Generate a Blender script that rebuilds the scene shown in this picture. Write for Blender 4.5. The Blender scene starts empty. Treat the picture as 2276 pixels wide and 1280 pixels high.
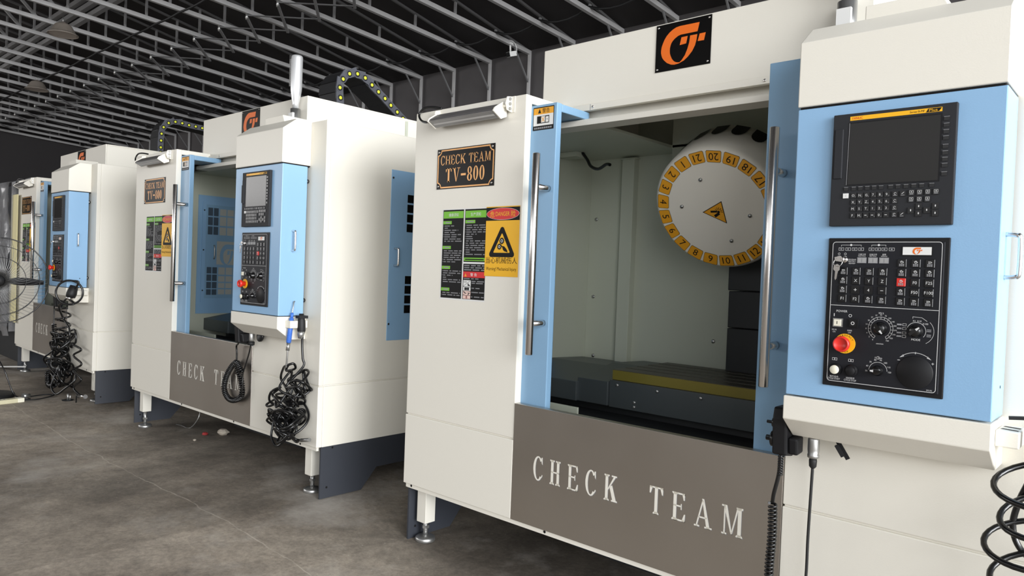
import bpy, math, random
from mathutils import Vector, Matrix
C = bpy.context.scene.collection
SC = bpy.context.scene
random.seed(7)
PI = math.pi

# ------------------------------------------------------------------ camera, world, lights
cam_d = bpy.data.cameras.new('camera'); cam = bpy.data.objects.new('camera', cam_d); C.objects.link(cam)
cam_d.sensor_width = 36.0; cam_d.lens = 25.592; cam_d.clip_start = 0.02; cam_d.clip_end = 200
cam.location = (2.68023, -2.24020, 1.30880)
cam.rotation_euler = (1.55086077, -0.03804691, 0.73694902)
SC.camera = cam
SC.view_settings.view_transform = 'Standard'; SC.view_settings.look = 'None'
SC.view_settings.gamma = 1.0; SC.view_settings.exposure = 0.0; SC.view_settings.use_curve_mapping = False

w = bpy.data.worlds.new('World'); SC.world = w; w.use_nodes = True
wb = w.node_tree.nodes['Background']
wb.inputs[0].default_value = (0.86, 0.92, 1.0, 1); wb.inputs[1].default_value = 0.6

def area(name, loc, rot, sx, sy, power, col=(1, 1, 1)):
    d = bpy.data.lights.new(name, 'AREA'); d.shape = 'RECTANGLE'; d.size = sx; d.size_y = sy
    d.energy = power; d.color = col
    o = bpy.data.objects.new(name, d); C.objects.link(o); o.location = loc; o.rotation_euler = rot
    return o
# daylight through the open end of the canopy (+x) and its open long side (-y)
def aimed(name, loc, tgt, sx, sy, power, col):
    o = area(name, loc, (0, 0, 0), sx, sy, power, col)
    o.rotation_euler = (Vector(tgt) - o.location).to_track_quat('-Z', 'Y').to_euler()
aimed('daylight_open_end', (15.0, -7.0, 5.0), (-3.0, 0.0, 1.2), 20, 9, 2850, (0.97, 0.985, 1.0))
aimed('daylight_yard', (18.0, -1.5, 4.0), (-3.0, -1.0, 1.2), 14, 8, 5200, (0.97, 0.985, 1.0))
area('daylight_open_side', (-3.0, -9.5, 3.2), (math.radians(90), 0, 0), 20, 2.6, 170, (1.0, 0.975, 0.94))
area('fill_far_left', (-10.0, -6.0, 3.0), (math.radians(75), 0, math.radians(-30)), 6, 1.5, 190, (1.0, 0.98, 0.96))  # added fill for the farthest machine, no gap is known there

# ------------------------------------------------------------------ materials
def mat(name, col, rough=0.5, metal=0.0, spec=0.5, bump=None, var=None, coat=0.0, alpha=None, trans=0.0, emit=None):
    m = bpy.data.materials.new(name); m.use_nodes = True
    nt = m.node_tree; b = nt.nodes['Principled BSDF']
    b.inputs['Base Color'].default_value = (*col, 1); b.inputs['Roughness'].default_value = rough
    b.inputs['Metallic'].default_value = metal; b.inputs['Specular IOR Level'].default_value = spec
    b.inputs['Coat Weight'].default_value = coat
    if trans: b.inputs['Transmission Weight'].default_value = trans
    if alpha is not None: b.inputs['Alpha'].default_value = alpha
    tc = nt.nodes.new('ShaderNodeTexCoord')
    if var:
        sc_, amt = var
        n = nt.nodes.new('ShaderNodeTexNoise'); n.inputs['Scale'].default_value = sc_; n.inputs['Detail'].default_value = 5
        nt.links.new(tc.outputs['Object'], n.inputs['Vector'])
        mx = nt.nodes.new('ShaderNodeMix'); mx.data_type = 'RGBA'
        mx.inputs['A'].default_value = (*[c * (1 - amt) for c in col], 1)
        mx.inputs['B'].default_value = (*[min(1, c * (1 + amt)) for c in col], 1)
        nt.links.new(n.outputs['Fac'], mx.inputs['Factor']); nt.links.new(mx.outputs['Result'], b.inputs['Base Color'])
    if bump:
        sc_, st = bump
        n2 = nt.nodes.new('ShaderNodeTexNoise'); n2.inputs['Scale'].default_value = sc_; n2.inputs['Detail'].default_value = 2
        nt.links.new(tc.outputs['Object'], n2.inputs['Vector'])
        bp = nt.nodes.new('ShaderNodeBump'); bp.inputs['Strength'].default_value = st; bp.inputs['Distance'].default_value = 0.002
        nt.links.new(n2.outputs['Fac'], bp.inputs['Height']); nt.links.new(bp.outputs['Normal'], b.inputs['Normal'])
    return m
def S(r, g, b):
    f = lambda c: (c / 255 / 12.92) if c / 255 <= 0.04045 else ((c / 255 + 0.055) / 1.055) ** 2.4
    return (f(r), f(g), f(b))
M = {}
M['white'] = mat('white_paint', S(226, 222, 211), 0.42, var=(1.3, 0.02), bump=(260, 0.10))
M['white2'] = mat('shaded_lining_white', S(186, 190, 174), 0.42, var=(1.6, 0.03), bump=(200, 0.1))  # dim greenish light inside the enclosure is put into this white
M['blue'] = mat('blue_paint', S(137, 176, 211), 0.38, var=(1.5, 0.02), bump=(260, 0.10))
M['door'] = mat('door_blue_paint', S(128, 165, 196), 0.38, var=(1.5, 0.02), bump=(260, 0.10))
M['slate'] = mat('slate_paint', S(52, 55, 62), 0.5, var=(4, 0.12), bump=(220, 0.12))
M['black'] = mat('black_plastic', S(24, 24, 26), 0.5, spec=0.25, bump=(500, 0.05))
M['panel'] = mat('panel_grey', S(44, 45, 48), 0.6, spec=0.2, bump=(700, 0.08))
M['opanel'] = mat('operator_black', S(27, 28, 33), 0.5, spec=0.25, bump=(600, 0.05))
M['key'] = mat('key_black', S(15, 15, 17), 0.3)
M['screen'] = mat('screen_glass', S(34, 33, 32), 0.2, spec=0.22)
M['rubber'] = mat('black_rubber', S(14, 14, 15), 0.25, spec=0.6)
M['rubber_matt'] = mat('matt_rubber', S(22, 22, 23), 0.6)
M['ink'] = mat('ink_white', S(205, 205, 205), 0.6)
M['inkgrey'] = mat('letter_shadow_grey', S(140, 140, 143), 0.6)
M['inkblack'] = mat('ink_black', S(18, 17, 17), 0.6, spec=0.25)
M['plate'] = mat('plate_black', S(13, 12, 12), 0.3, spec=0.1)
M['orange'] = mat('logo_orange', S(226, 105, 14), 0.5)
M['bronze'] = mat('bronze_letter', S(204, 150, 92), 0.35, metal=0.35)
M['yellow'] = mat('sign_yellow', S(236, 178, 12), 0.45, var=(6, 0.05))
M['tagyel'] = mat('tag_yellow', S(226, 158, 30), 0.45)
M['red'] = mat('sign_red', S(205, 30, 34), 0.45)
M['redbtn'] = mat('button_red', S(208, 44, 36), 0.35)
M['ylabel'] = mat('stop_yellow', S(240, 178, 20), 0.45)
M['green'] = mat('sign_green', S(112, 182, 42), 0.5)
M['white_sign'] = mat('sign_white', S(222, 222, 220), 0.5)
M['pink'] = mat('sign_pink', S(226, 196, 186), 0.5)
M['chrome'] = mat('polished_steel', (0.72, 0.70, 0.68), 0.22, metal=1.0)
M['steel'] = mat('dull_steel', (0.45, 0.45, 0.44), 0.38, metal=0.9)
M['galv'] = mat('galvanised_steel', (0.46, 0.455, 0.455), 0.5, metal=0.35, var=(7, 0.15))
M['galvmid'] = mat('dull_galvanised', (0.30, 0.30, 0.305), 0.55, metal=0.3, var=(7, 0.2))
M['galvdark'] = mat('dark_galvanised', (0.15, 0.15, 0.153), 0.6, metal=0.2, var=(7, 0.2))  # darker, rougher frame steel for the top chords, braces and scissor bars
M['cast'] = mat('dark_casting', S(36, 38, 40), 0.55, var=(3, 0.2))
M['cover'] = mat('way_cover_steel', S(84, 90, 92), 0.38, metal=0.5, var=(2, 0.1))
M['tabletop'] = mat('table_iron', S(88, 84, 76), 0.42, metal=0.6, var=(8, 0.15))
M['oil'] = mat('oiled_edge', S(128, 118, 52), 0.3, metal=0.3)
M['chain'] = mat('chain_grey', S(108, 110, 118), 0.5)
M['chaindark'] = mat('chain_dark', S(34, 34, 36), 0.6, spec=0.25)
M['pin'] = mat('pin_yellow', S(232, 236, 60), 0.45)
M['lampgrey'] = mat('lamp_aluminium', S(112, 110, 110), 0.4, metal=0.4)
M['lens'] = mat('lamp_lens', S(150, 150, 150), 0.25)
M['ivory'] = mat('ivory_plastic', S(228, 224, 205), 0.4)
M['bluegun'] = mat('blue_plastic', S(66, 116, 205), 0.35)
M['shade'] = mat('aged_shade', S(132, 124, 116), 0.5, var=(14, 0.12))
M['taupe'] = mat('shade_inside', S(190, 180, 172), 0.4)
M['cardboard'] = mat('corner_board', S(214, 205, 158), 0.7)
M['strip'] = mat('strip_plastic', S(196, 190, 160), 0.5, var=(20, 0.15))
M['debris'] = mat('pale_rubble', S(190, 180, 165), 0.8, var=(30, 0.2))
M['redtrash'] = mat('red_scrap', S(160, 50, 50), 0.7)
M['clear'] = mat('lamp_tube', (0.80, 0.81, 0.82), 0.30, metal=0.6)
M['gridpale'] = mat('pane_pale', S(176, 178, 172), 0.3)
M['griddark'] = mat('pane_dark', S(70, 84, 98), 0.3)
M['board'] = mat('led_board', S(150, 150, 150), 0.5)

# brushed stainless: fine horizontal grain
def brushed():
    m = mat('brushed_stainless', (0.50, 0.465, 0.425), 0.34, metal=1.0)
    nt = m.node_tree; b = nt.nodes['Principled BSDF']; tc = nt.nodes.new('ShaderNodeTexCoord')
    mp = nt.nodes.new('ShaderNodeMapping'); mp.inputs['Scale'].default_value = (1.2, 1, 420)
    n = nt.nodes.new('ShaderNodeTexNoise'); n.inputs['Scale'].default_value = 2.2; n.inputs['Detail'].default_value = 3
    nt.links.new(tc.outputs['Object'], mp.inputs[0]); nt.links.new(mp.outputs[0], n.inputs['Vector'])
    bp = nt.nodes.new('ShaderNodeBump'); bp.inputs['Strength'].default_value = 0.12; bp.inputs['Distance'].default_value = 0.001
    nt.links.new(n.outputs['Fac'], bp.inputs['Height']); nt.links.new(bp.outputs['Normal'], b.inputs['Normal'])
    n2 = nt.nodes.new('ShaderNodeTexNoise'); n2.inputs['Scale'].default_value = 2.0; n2.inputs['Detail'].default_value = 6
    nt.links.new(tc.outputs['Object'], n2.inputs['Vector'])
    r = nt.nodes.new('ShaderNodeMapRange'); r.inputs[3].default_value = 0.26; r.inputs[4].default_value = 0.46
    nt.links.new(n2.outputs['Fac'], r.inputs[0]); nt.links.new(r.outputs[0], b.inputs['Roughness'])
    return m
M['stainless'] = brushed()

def concrete():
    m = mat('concrete_floor', S(120, 112, 103), 0.8)
    nt = m.node_tree; b = nt.nodes['Principled BSDF']; L = nt.links; N = nt.nodes
    tc = N.new('ShaderNodeTexCoord')
    def noise(sc_, det, rough=0.6):
        n = N.new('ShaderNodeTexNoise'); n.inputs['Scale'].default_value = sc_; n.inputs['Detail'].default_value = det
        n.inputs['Roughness'].default_value = rough; L.new(tc.outputs['Object'], n.inputs['Vector']); return n
    def ramp(src, pts):
        r = N.new('ShaderNodeValToRGB'); e = r.color_ramp.elements
        e[0].position, e[0].color = pts[0][0], (*pts[0][1], 1); e[1].position, e[1].color = pts[1][0], (*pts[1][1], 1)
        for p, c in pts[2:]:
            x = e.new(p); x.color = (*c, 1)
        L.new(src, r.inputs[0]); return r
    r1 = ramp(noise(1.1, 8, 0.62).outputs['Fac'], [(0.3, S(121, 111, 100)), (0.72, S(190, 179, 165))])
    r2 = ramp(noise(11, 12, 0.78).outputs['Fac'], [(0.3, (0.62, 0.62, 0.62)), (0.72, (1.25, 1.24, 1.22))])
    r2c = ramp(noise(48, 10, 0.8).outputs['Fac'], [(0.32, (0.66, 0.66, 0.66)), (0.68, (1.3, 1.29, 1.27))])
    mf = N.new('ShaderNodeMix'); mf.data_type = 'RGBA'; mf.blend_type = 'MULTIPLY'; mf.inputs['Factor'].default_value = 0.9
    L.new(r2.outputs[0], mf.inputs['A']); L.new(r2c.outputs[0], mf.inputs['B'])
    mx = N.new('ShaderNodeMix'); mx.data_type = 'RGBA'; mx.blend_type = 'MULTIPLY'; mx.inputs['Factor'].default_value = 1
    L.new(r1.outputs[0], mx.inputs['A']); L.new(mf.outputs['Result'], mx.inputs['B'])
    # dark oily patches
    r3 = ramp(noise(0.8, 5, 0.55).outputs['Fac'], [(0.36, (0.5, 0.5, 0.5)), (0.5, (1, 1, 1))])
    m2 = N.new('ShaderNodeMix'); m2.data_type = 'RGBA'; m2.blend_type = 'MULTIPLY'; m2.inputs['Factor'].default_value = 0.85
    L.new(mx.outputs['Result'], m2.inputs['A']); L.new(r3.outputs[0], m2.inputs['B'])
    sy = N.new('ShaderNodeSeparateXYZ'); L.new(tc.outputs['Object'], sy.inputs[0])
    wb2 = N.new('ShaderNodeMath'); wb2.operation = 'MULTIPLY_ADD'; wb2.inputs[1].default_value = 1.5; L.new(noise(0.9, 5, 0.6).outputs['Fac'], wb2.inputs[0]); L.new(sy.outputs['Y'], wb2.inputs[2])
    rb = N.new('ShaderNodeMapRange'); rb.inputs[1].default_value = 0.2; rb.inputs[2].default_value = 1.1; rb.inputs[3].default_value = 1.0; rb.inputs[4].default_value = 0.52; L.new(wb2.outputs[0], rb.inputs[0])  # floor darkened towards the machines: painted shade mixed with oily staining
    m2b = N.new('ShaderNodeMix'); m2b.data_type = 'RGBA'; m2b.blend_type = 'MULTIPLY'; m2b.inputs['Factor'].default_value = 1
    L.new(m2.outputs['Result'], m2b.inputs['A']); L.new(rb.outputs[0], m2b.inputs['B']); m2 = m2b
    dn = N.new('ShaderNodeTexNoise'); dn.inputs['Scale'].default_value = 0.75; dn.inputs['Detail'].default_value = 9; dn.inputs['Roughness'].default_value = 0.68
    dm = N.new('ShaderNodeMapping'); dm.inputs['Location'].default_value = (3.7, 1.9, 0); L.new(tc.outputs['Object'], dm.inputs[0]); L.new(dm.outputs[0], dn.inputs['Vector'])
    dr = ramp(dn.outputs['Fac'], [(0.50, (0, 0, 0)), (0.68, (0.75, 0.75, 0.75))])
    md = N.new('ShaderNodeMix'); md.data_type = 'RGBA'; md.inputs['B'].default_value = (*S(190, 184, 176), 1)
    L.new(dr.outputs[0], md.inputs['Factor']); L.new(m2.outputs['Result'], md.inputs['A']); m2 = md
    # pale specks
    v = noise(95, 3, 0.6); r4 = ramp(v.outputs['Fac'], [(0.68, (0, 0, 0)), (0.80, (0.8, 0.8, 0.8))])
    m3 = N.new('ShaderNodeMix'); m3.data_type = 'RGBA'; m3.inputs['B'].default_value = (*S(225, 218, 206), 1)
    L.new(r4.outputs[0], m3.inputs['Factor']); L.new(m2.outputs['Result'], m3.inputs['A'])
    # one long pale crack parallel to the machines, wandering a little
    sep = N.new('ShaderNodeSeparateXYZ'); L.new(tc.outputs['Object'], sep.inputs[0])
    wob = noise(2.2, 4, 0.6)
    a1 = N.new('ShaderNodeMath'); a1.operation = 'MULTIPLY_ADD'; a1.inputs[1].default_value = 0.09; a1.inputs[2].default_value = 0.49
    L.new(wob.outputs['Fac'], a1.inputs[0])
    a2 = N.new('ShaderNodeMath'); a2.operation = 'ADD'; L.new(sep.outputs['Y'], a2.inputs[0]); L.new(a1.outputs[0], a2.inputs[1])
    a3 = N.new('ShaderNodeMath'); a3.operation = 'ABSOLUTE'; L.new(a2.outputs[0], a3.inputs[0])
    a4 = N.new('ShaderNodeMapRange'); a4.inputs[1].default_value = 0.001; a4.inputs[2].default_value = 0.005
    a4.inputs[3].default_value = 0.75; a4.inputs[4].default_value = 0.0; L.new(a3.outputs[0], a4.inputs[0])
    m4 = N.new('ShaderNodeMix'); m4.data_type = 'RGBA'; m4.inputs['B'].default_value = (*S(196, 186, 172), 1)
    brk = ramp(noise(3.1, 6, 0.7).outputs['Fac'], [(0.40, (0.35, 0.35, 0.35)), (0.55, (1, 1, 1))])
    a5 = N.new('ShaderNodeMath'); a5.operation = 'MULTIPLY'; L.new(a4.outputs[0], a5.inputs[0]); L.new(brk.outputs[0], a5.inputs[1])
    L.new(a5.outputs[0], m4.inputs['Factor']); L.new(m3.outputs['Result'], m4.inputs['A'])
    L.new(m4.outputs['Result'], b.inputs['Base Color'])
    bp = N.new('ShaderNodeBump'); bp.inputs['Strength'].default_value = 0.35; bp.inputs['Distance'].default_value = 0.004
    L.new(noise(28, 8, 0.7).outputs['Fac'], bp.inputs['Height']); L.new(bp.outputs['Normal'], b.inputs['Normal'])
    rr = N.new('ShaderNodeMapRange'); rr.inputs[3].default_value = 0.55; rr.inputs[4].default_value = 0.9
    L.new(noise(2, 5).outputs['Fac'], rr.inputs[0]); L.new(rr.outputs[0], b.inputs['Roughness'])
    return m
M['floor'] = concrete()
M['fabric'] = mat('black_canopy_fabric', S(58, 56, 57), 0.85, spec=0.2, var=(0.9, 0.18), bump=(3, 0.6))
M['wallfabric'] = mat('wall_fabric', S(84, 81, 82), 0.8, var=(1.1, 0.2), bump=(4, 0.8))
M['addedwall'] = mat('added_wall_grey', S(142, 132, 122), 0.8, var=(0.8, 0.15))  # colour of the added front wall, met only in reflections and bounce
M['film'] = mat('stretch_film', (0.30, 0.30, 0.31), 0.18, spec=0.8, bump=(9, 1.0), alpha=0.55)

# ------------------------------------------------------------------ mesh builder
class MB:
    def __init__(s): s.v = []; s.f = []; s.m = []; s.sm = []; s.mats = []
    def mi(s, k):
        if k not in s.mats: s.mats.append(k)
        return s.mats.index(k)
    def add(s, vs, fs, k, smooth=False):
        b = len(s.v); s.v += [tuple(x) for x in vs]; i = s.mi(k)
        for f in fs: s.f.append(tuple(b + j for j in f)); s.m.append(i); s.sm.append(smooth)
        return s
    def box(s, x0, x1, y0, y1, z0, z1, k):
        x0, x1 = min(x0, x1), max(x0, x1); y0, y1 = min(y0, y1), max(y0, y1); z0, z1 = min(z0, z1), max(z0, z1)
        vs = [(x0, y0, z0), (x1, y0, z0), (x1, y1, z0), (x0, y1, z0), (x0, y0, z1), (x1, y0, z1), (x1, y1, z1), (x0, y1, z1)]
        return s.add(vs, [(0, 3, 2, 1), (4, 5, 6, 7), (0, 1, 5, 4), (1, 2, 6, 5), (2, 3, 7, 6), (3, 0, 4, 7)], k)
    def prism(s, pts, axis, a, b, k):
        """closed 2-D outline swept along axis from a to b"""
        def P(p, t):
            return {'x': (t, p[0], p[1]), 'y': (p[0], t, p[1]), 'z': (p[0], p[1], t)}[axis]
        n = len(pts); vs = [P(p, a) for p in pts] + [P(p, b) for p in pts]
        fs = [tuple(range(n)), tuple(range(2 * n - 1, n - 1, -1))] + [(i, n + i, n + (i + 1) % n, (i + 1) % n) for i in range(n)]
        return s.add(vs, fs, k)
    def bar(s, p, q, wd, k, ht=None, up=(0, 0, 1)):
        p, q = Vector(p), Vector(q); d = (q - p).normalized(); u = Vector(up)
        if abs(d.dot(u)) > 0.95: u = Vector((1, 0, 0))
        r = d.cross(u).normalized(); t = r.cross(d); a = wd / 2; b = (ht or wd) / 2
        o = [r * a + t * b, -r * a + t * b, -r * a - t * b, r * a - t * b]
        vs = [p + x for x in o] + [q + x for x in o]
        return s.add(vs, [(0, 1, 2, 3), (7, 6, 5, 4)] + [(i, 4 + i, 4 + (i + 1) % 4, (i + 1) % 4) for i in range(4)], k)
    def lathe(s, prof, o, axis, k, n=24, smooth=True):
        """profile (radius, height along axis)"""
        ax = Vector(axis).normalized(); t = Vector((0, 0, 1)) if abs(ax.z) < 0.9 else Vector((1, 0, 0))
        u = ax.cross(t).normalized(); w_ = ax.cross(u); o = Vector(o); vs = []; fs = []
        for r, h in prof:
            for i in range(n):
                a = 2 * PI * i / n; vs.append(o + ax * h + (u * math.cos(a) + w_ * math.sin(a)) * max(r, 1e-5))
        for j in range(len(prof) - 1):
            for i in range(n):
                fs.append((j * n + i, j * n + (i + 1) % n, (j + 1) * n + (i + 1) % n, (j + 1) * n + i))
        s.add(vs, fs, k, smooth)
        b = len(s.v) - len(vs); i_ = s.mi(k)
        s.f.append(tuple(b + i for i in range(n))[::-1]); s.m.append(i_); s.sm.append(False)
        L_ = (len(prof) - 1) * n
        s.f.append(tuple(b + L_ + i for i in range(n))); s.m.append(i_); s.sm.append(False)
        return s
    def cyl(s, p, q, r, k, n=16, r2=None):
        d = Vector(q) - Vector(p); return s.lathe([(r, 0), (r if r2 is None else r2, d.length)], p, d, k, n)
    def tube(s, pts, r, k, n=8, closed=False):
        P = [Vector(p) for p in pts]; N = len(P); vs = []; fs = []
        t0 = (P[1] - P[0]).normalized(); u = t0.orthogonal().normalized()
        for i in range(N):
            if closed: t = (P[(i + 1) % N] - P[i - 1])
            else: t = P[min(i + 1, N - 1)] - P[max(i - 1, 0)]
            t = t.normalized() if t.length > 1e-9 else t0
            u = (u - t * u.dot(t)); u = u.normalized() if u.length > 1e-6 else t.orthogonal().normalized()
            w_ = t.cross(u)
            rr = r[i] if isinstance(r, (list, tuple)) else r
            for j in range(n):
                a = 2 * PI * j / n; vs.append(P[i] + (u * math.cos(a) + w_ * math.sin(a)) * rr)
        for i in range(N if closed else N - 1):
            i2 = (i + 1) % N
            for j in range(n): fs.append((i * n + j, i * n + (j + 1) % n, i2 * n + (j + 1) % n, i2 * n + j))
        s.add(vs, fs, k, True)
        if not closed:
            b = len(s.v) - len(vs); i_ = s.mi(k)
            s.f.append(tuple(b + j for j in range(n))[::-1]); s.m.append(i_); s.sm.append(False)
            s.f.append(tuple(b + (N - 1) * n + j for j in range(n))); s.m.append(i_); s.sm.append(False)
        return s
    def build(s, name, parent=None, bevel=0.0, seg=2):
        me = bpy.data.meshes.new(name); me.from_pydata(s.v, [], s.f)
        for k in s.mats: me.materials.append(M[k])
        me.polygons.foreach_set('material_index', s.m); me.polygons.foreach_set('use_smooth', s.sm); me.update()
        o = bpy.data.objects.new(name, me); C.objects.link(o)
        if parent: o.parent = parent
        if bevel:
            b = o.modifiers.new('bevel', 'BEVEL'); b.width = bevel; b.segments = seg; b.limit_method = 'ANGLE'; b.angle_limit = math.radians(40)
        return o

def tag(o, label=None, cat=None, group=None, kind=None):
    if label: o['label'] = label
    if cat: o['category'] = cat
    if group: o['group'] = group
    if kind: o['kind'] = kind
    return o
def empty(name, loc=(0, 0, 0), rz=0.0, label=None, cat=None, group=None):
    o = bpy.data.objects.new(name, None); C.objects.link(o); o.location = loc; o.rotation_euler = (0, 0, rz)
    o.empty_display_size = 0.1
    return tag(o, label, cat, group)
def copy_tree(o, parent=None):
    kids = list(o.children); c = o.copy(); C.objects.link(c)
    if parent is not None: c.parent = parent
    for k in kids: copy_tree(k, c)
    return c
def smoothpath(pts, n=6, closed=False):
    P = [Vector(p) for p in pts]; N = len(P); out = []
    for i in range(N if closed else N - 1):
        g = (lambda j: P[j % N]) if closed else (lambda j: P[max(0, min(N - 1, j))])
        a, b, c, d = g(i - 1), g(i), g(i + 1), g(i + 2)
        for k in range(n):
            t = k / n
            out.append(0.5 * ((2 * b) + (c - a) * t + (2 * a - 5 * b + 4 * c - d) * t * t + (3 * b - a - 3 * c + d) * t ** 3))
    if not closed: out.append(P[-1])
    return out
def helix(path, R, pitch, n=10):
    P = [Vector(p) for p in path]; out = []; ph = 0.0
    u = (P[1] - P[0]).orthogonal().normalized()
    for i in range(len(P) - 1):
        t = (P[i + 1] - P[i]); L = t.length; t = t.normalized(); u = (u - t * u.dot(t)).normalized(); w_ = t.cross(u)
        st = max(1, int(round(L / pitch * n)))
        for j in range(st):
            a = ph + 2 * PI * (L * j / st) / pitch
            out.append(P[i] + t * (L * j / st) + (u * math.cos(a) + w_ * math.sin(a)) * R)
        ph += 2 * PI * L / pitch
    return out

# ---- flat drawing on a face: u to the right, v up, d out of the face
_tx = {}
def text_geo(t):
    if t not in _tx:
        c = bpy.data.curves.new('glyphs', 'FONT'); c.body = t; c.size = 1; c.resolution_u = 3
        o = bpy.data.objects.new('glyphs', c); C.objects.link(o); bpy.context.view_layer.update()
        me = bpy.data.meshes.new_from_object(o.evaluated_get(bpy.context.evaluated_depsgraph_get()))
        vs = [(v.co.x, v.co.y) for v in me.vertices]; fs = [tuple(p.vertices) for p in me.polygons]
        bpy.data.objects.remove(o); bpy.data.curves.remove(c); bpy.data.meshes.remove(me)
        _tx[t] = (vs, fs)
    return _tx[t]
class Face:
    def __init__(s, mb, o, u=(1, 0, 0), v=(0, 0, 1), n=(0, -1, 0)):
        s.mb = mb; s.o = Vector(o); s.u = Vector(u); s.v_ = Vector(v); s.n = Vector(n)
    def P(s, a, b, d=0): return s.o + s.u * a + s.v_ * b + s.n * d
    def poly(s, pts, d, k): s.mb.add([s.P(a, b, d) for a, b in pts], [tuple(range(len(pts)))], k); return s
    def rect(s, a0, b0, a1, b1, d, k): return s.poly([(a0, b0), (a1, b0), (a1, b1), (a0, b1)], d, k)
    def block(s, a0, b0, a1, b1, d0, d1, k):
        vs = [s.P(a, b, d) for d in (d0, d1) for a, b in ((a0, b0), (a1, b0), (a1, b1), (a0, b1))]
        s.mb.add(vs, [(4, 5, 6, 7), (0, 1, 5, 4), (1, 2, 6, 5), (2, 3, 7, 6), (3, 0, 4, 7)], k); return s
    def frame(s, a0, b0, a1, b1, t, d, k):
        s.rect(a0, b0, a1, b0 + t, d, k); s.rect(a0, b1 - t, a1, b1, d, k)
        s.rect(a0, b0 + t, a0 + t, b1 - t, d, k); return s.rect(a1 - t, b0 + t, a1, b1 - t, d, k)
    def ring(s, a, b, ro, ri, d, k, a0=0.0, a1=360.0, n=28, sy=1.0):
        vs = []; fs = []
        for i in range(n + 1):
            t = math.radians(a0 + (a1 - a0) * i / n); c_, s_ = math.cos(t), math.sin(t) * sy
            vs += [s.P(a + ro * c_, b + ro * s_, d), s.P(a + ri * c_, b + ri * s_, d)]
        for i in range(n): fs.append((2 * i, 2 * i + 2, 2 * i + 3, 2 * i + 1))
        s.mb.add(vs, fs, k); return s
    def disc(s, a, b, r, d, k, n=24, sy=1.0):
        return s.poly([(a + r * math.cos(2 * PI * i / n), b + r * sy * math.sin(2 * PI * i / n)) for i in range(n)], d, k)
    def line(s, pts, t, d, k):
        for (a, b), (c, e) in zip(pts, pts[1:]):
            L = math.hypot(c - a, e - b) or 1; px, py = -(e - b) / L * t / 2, (c - a) / L * t / 2
            s.poly([(a + px, b + py), (a - px, b - py), (c - px, e - py), (c + px, e + py)], d, k)
        return s
    def text(s, t, a, b, h, d, k, width=None, align='c', rot=0.0):
        vs, fs = text_geo(t); x0 = min(x for x, y in vs); x1 = max(x for x, y in vs); y0 = min(y for x, y in vs); y1 = max(y for x, y in vs)
        sy = h / (y1 - y0); sx = (width / (x1 - x0)) if width else sy
        off = {'c': -(x0 + x1) / 2, 'l': -x0, 'r': -x1}[align]; cr, sr = math.cos(rot), math.sin(rot)
        out = []
        for x, y in vs:
            p, q = (x + off) * sx, (y - (y0 + y1) / 2) * sy
            out.append(s.P(a + p * cr - q * sr, b + p * sr + q * cr, d))
        s.mb.add(out, fs, k); return s
    def screw(s, a, b, r, k='chrome', h=0.002):
        s.mb.lathe([(r, 0), (r, h * 0.6), (r * 0.6, h), (0, h)], s.P(a, b, 0), s.n, k, 10); return s

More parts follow.
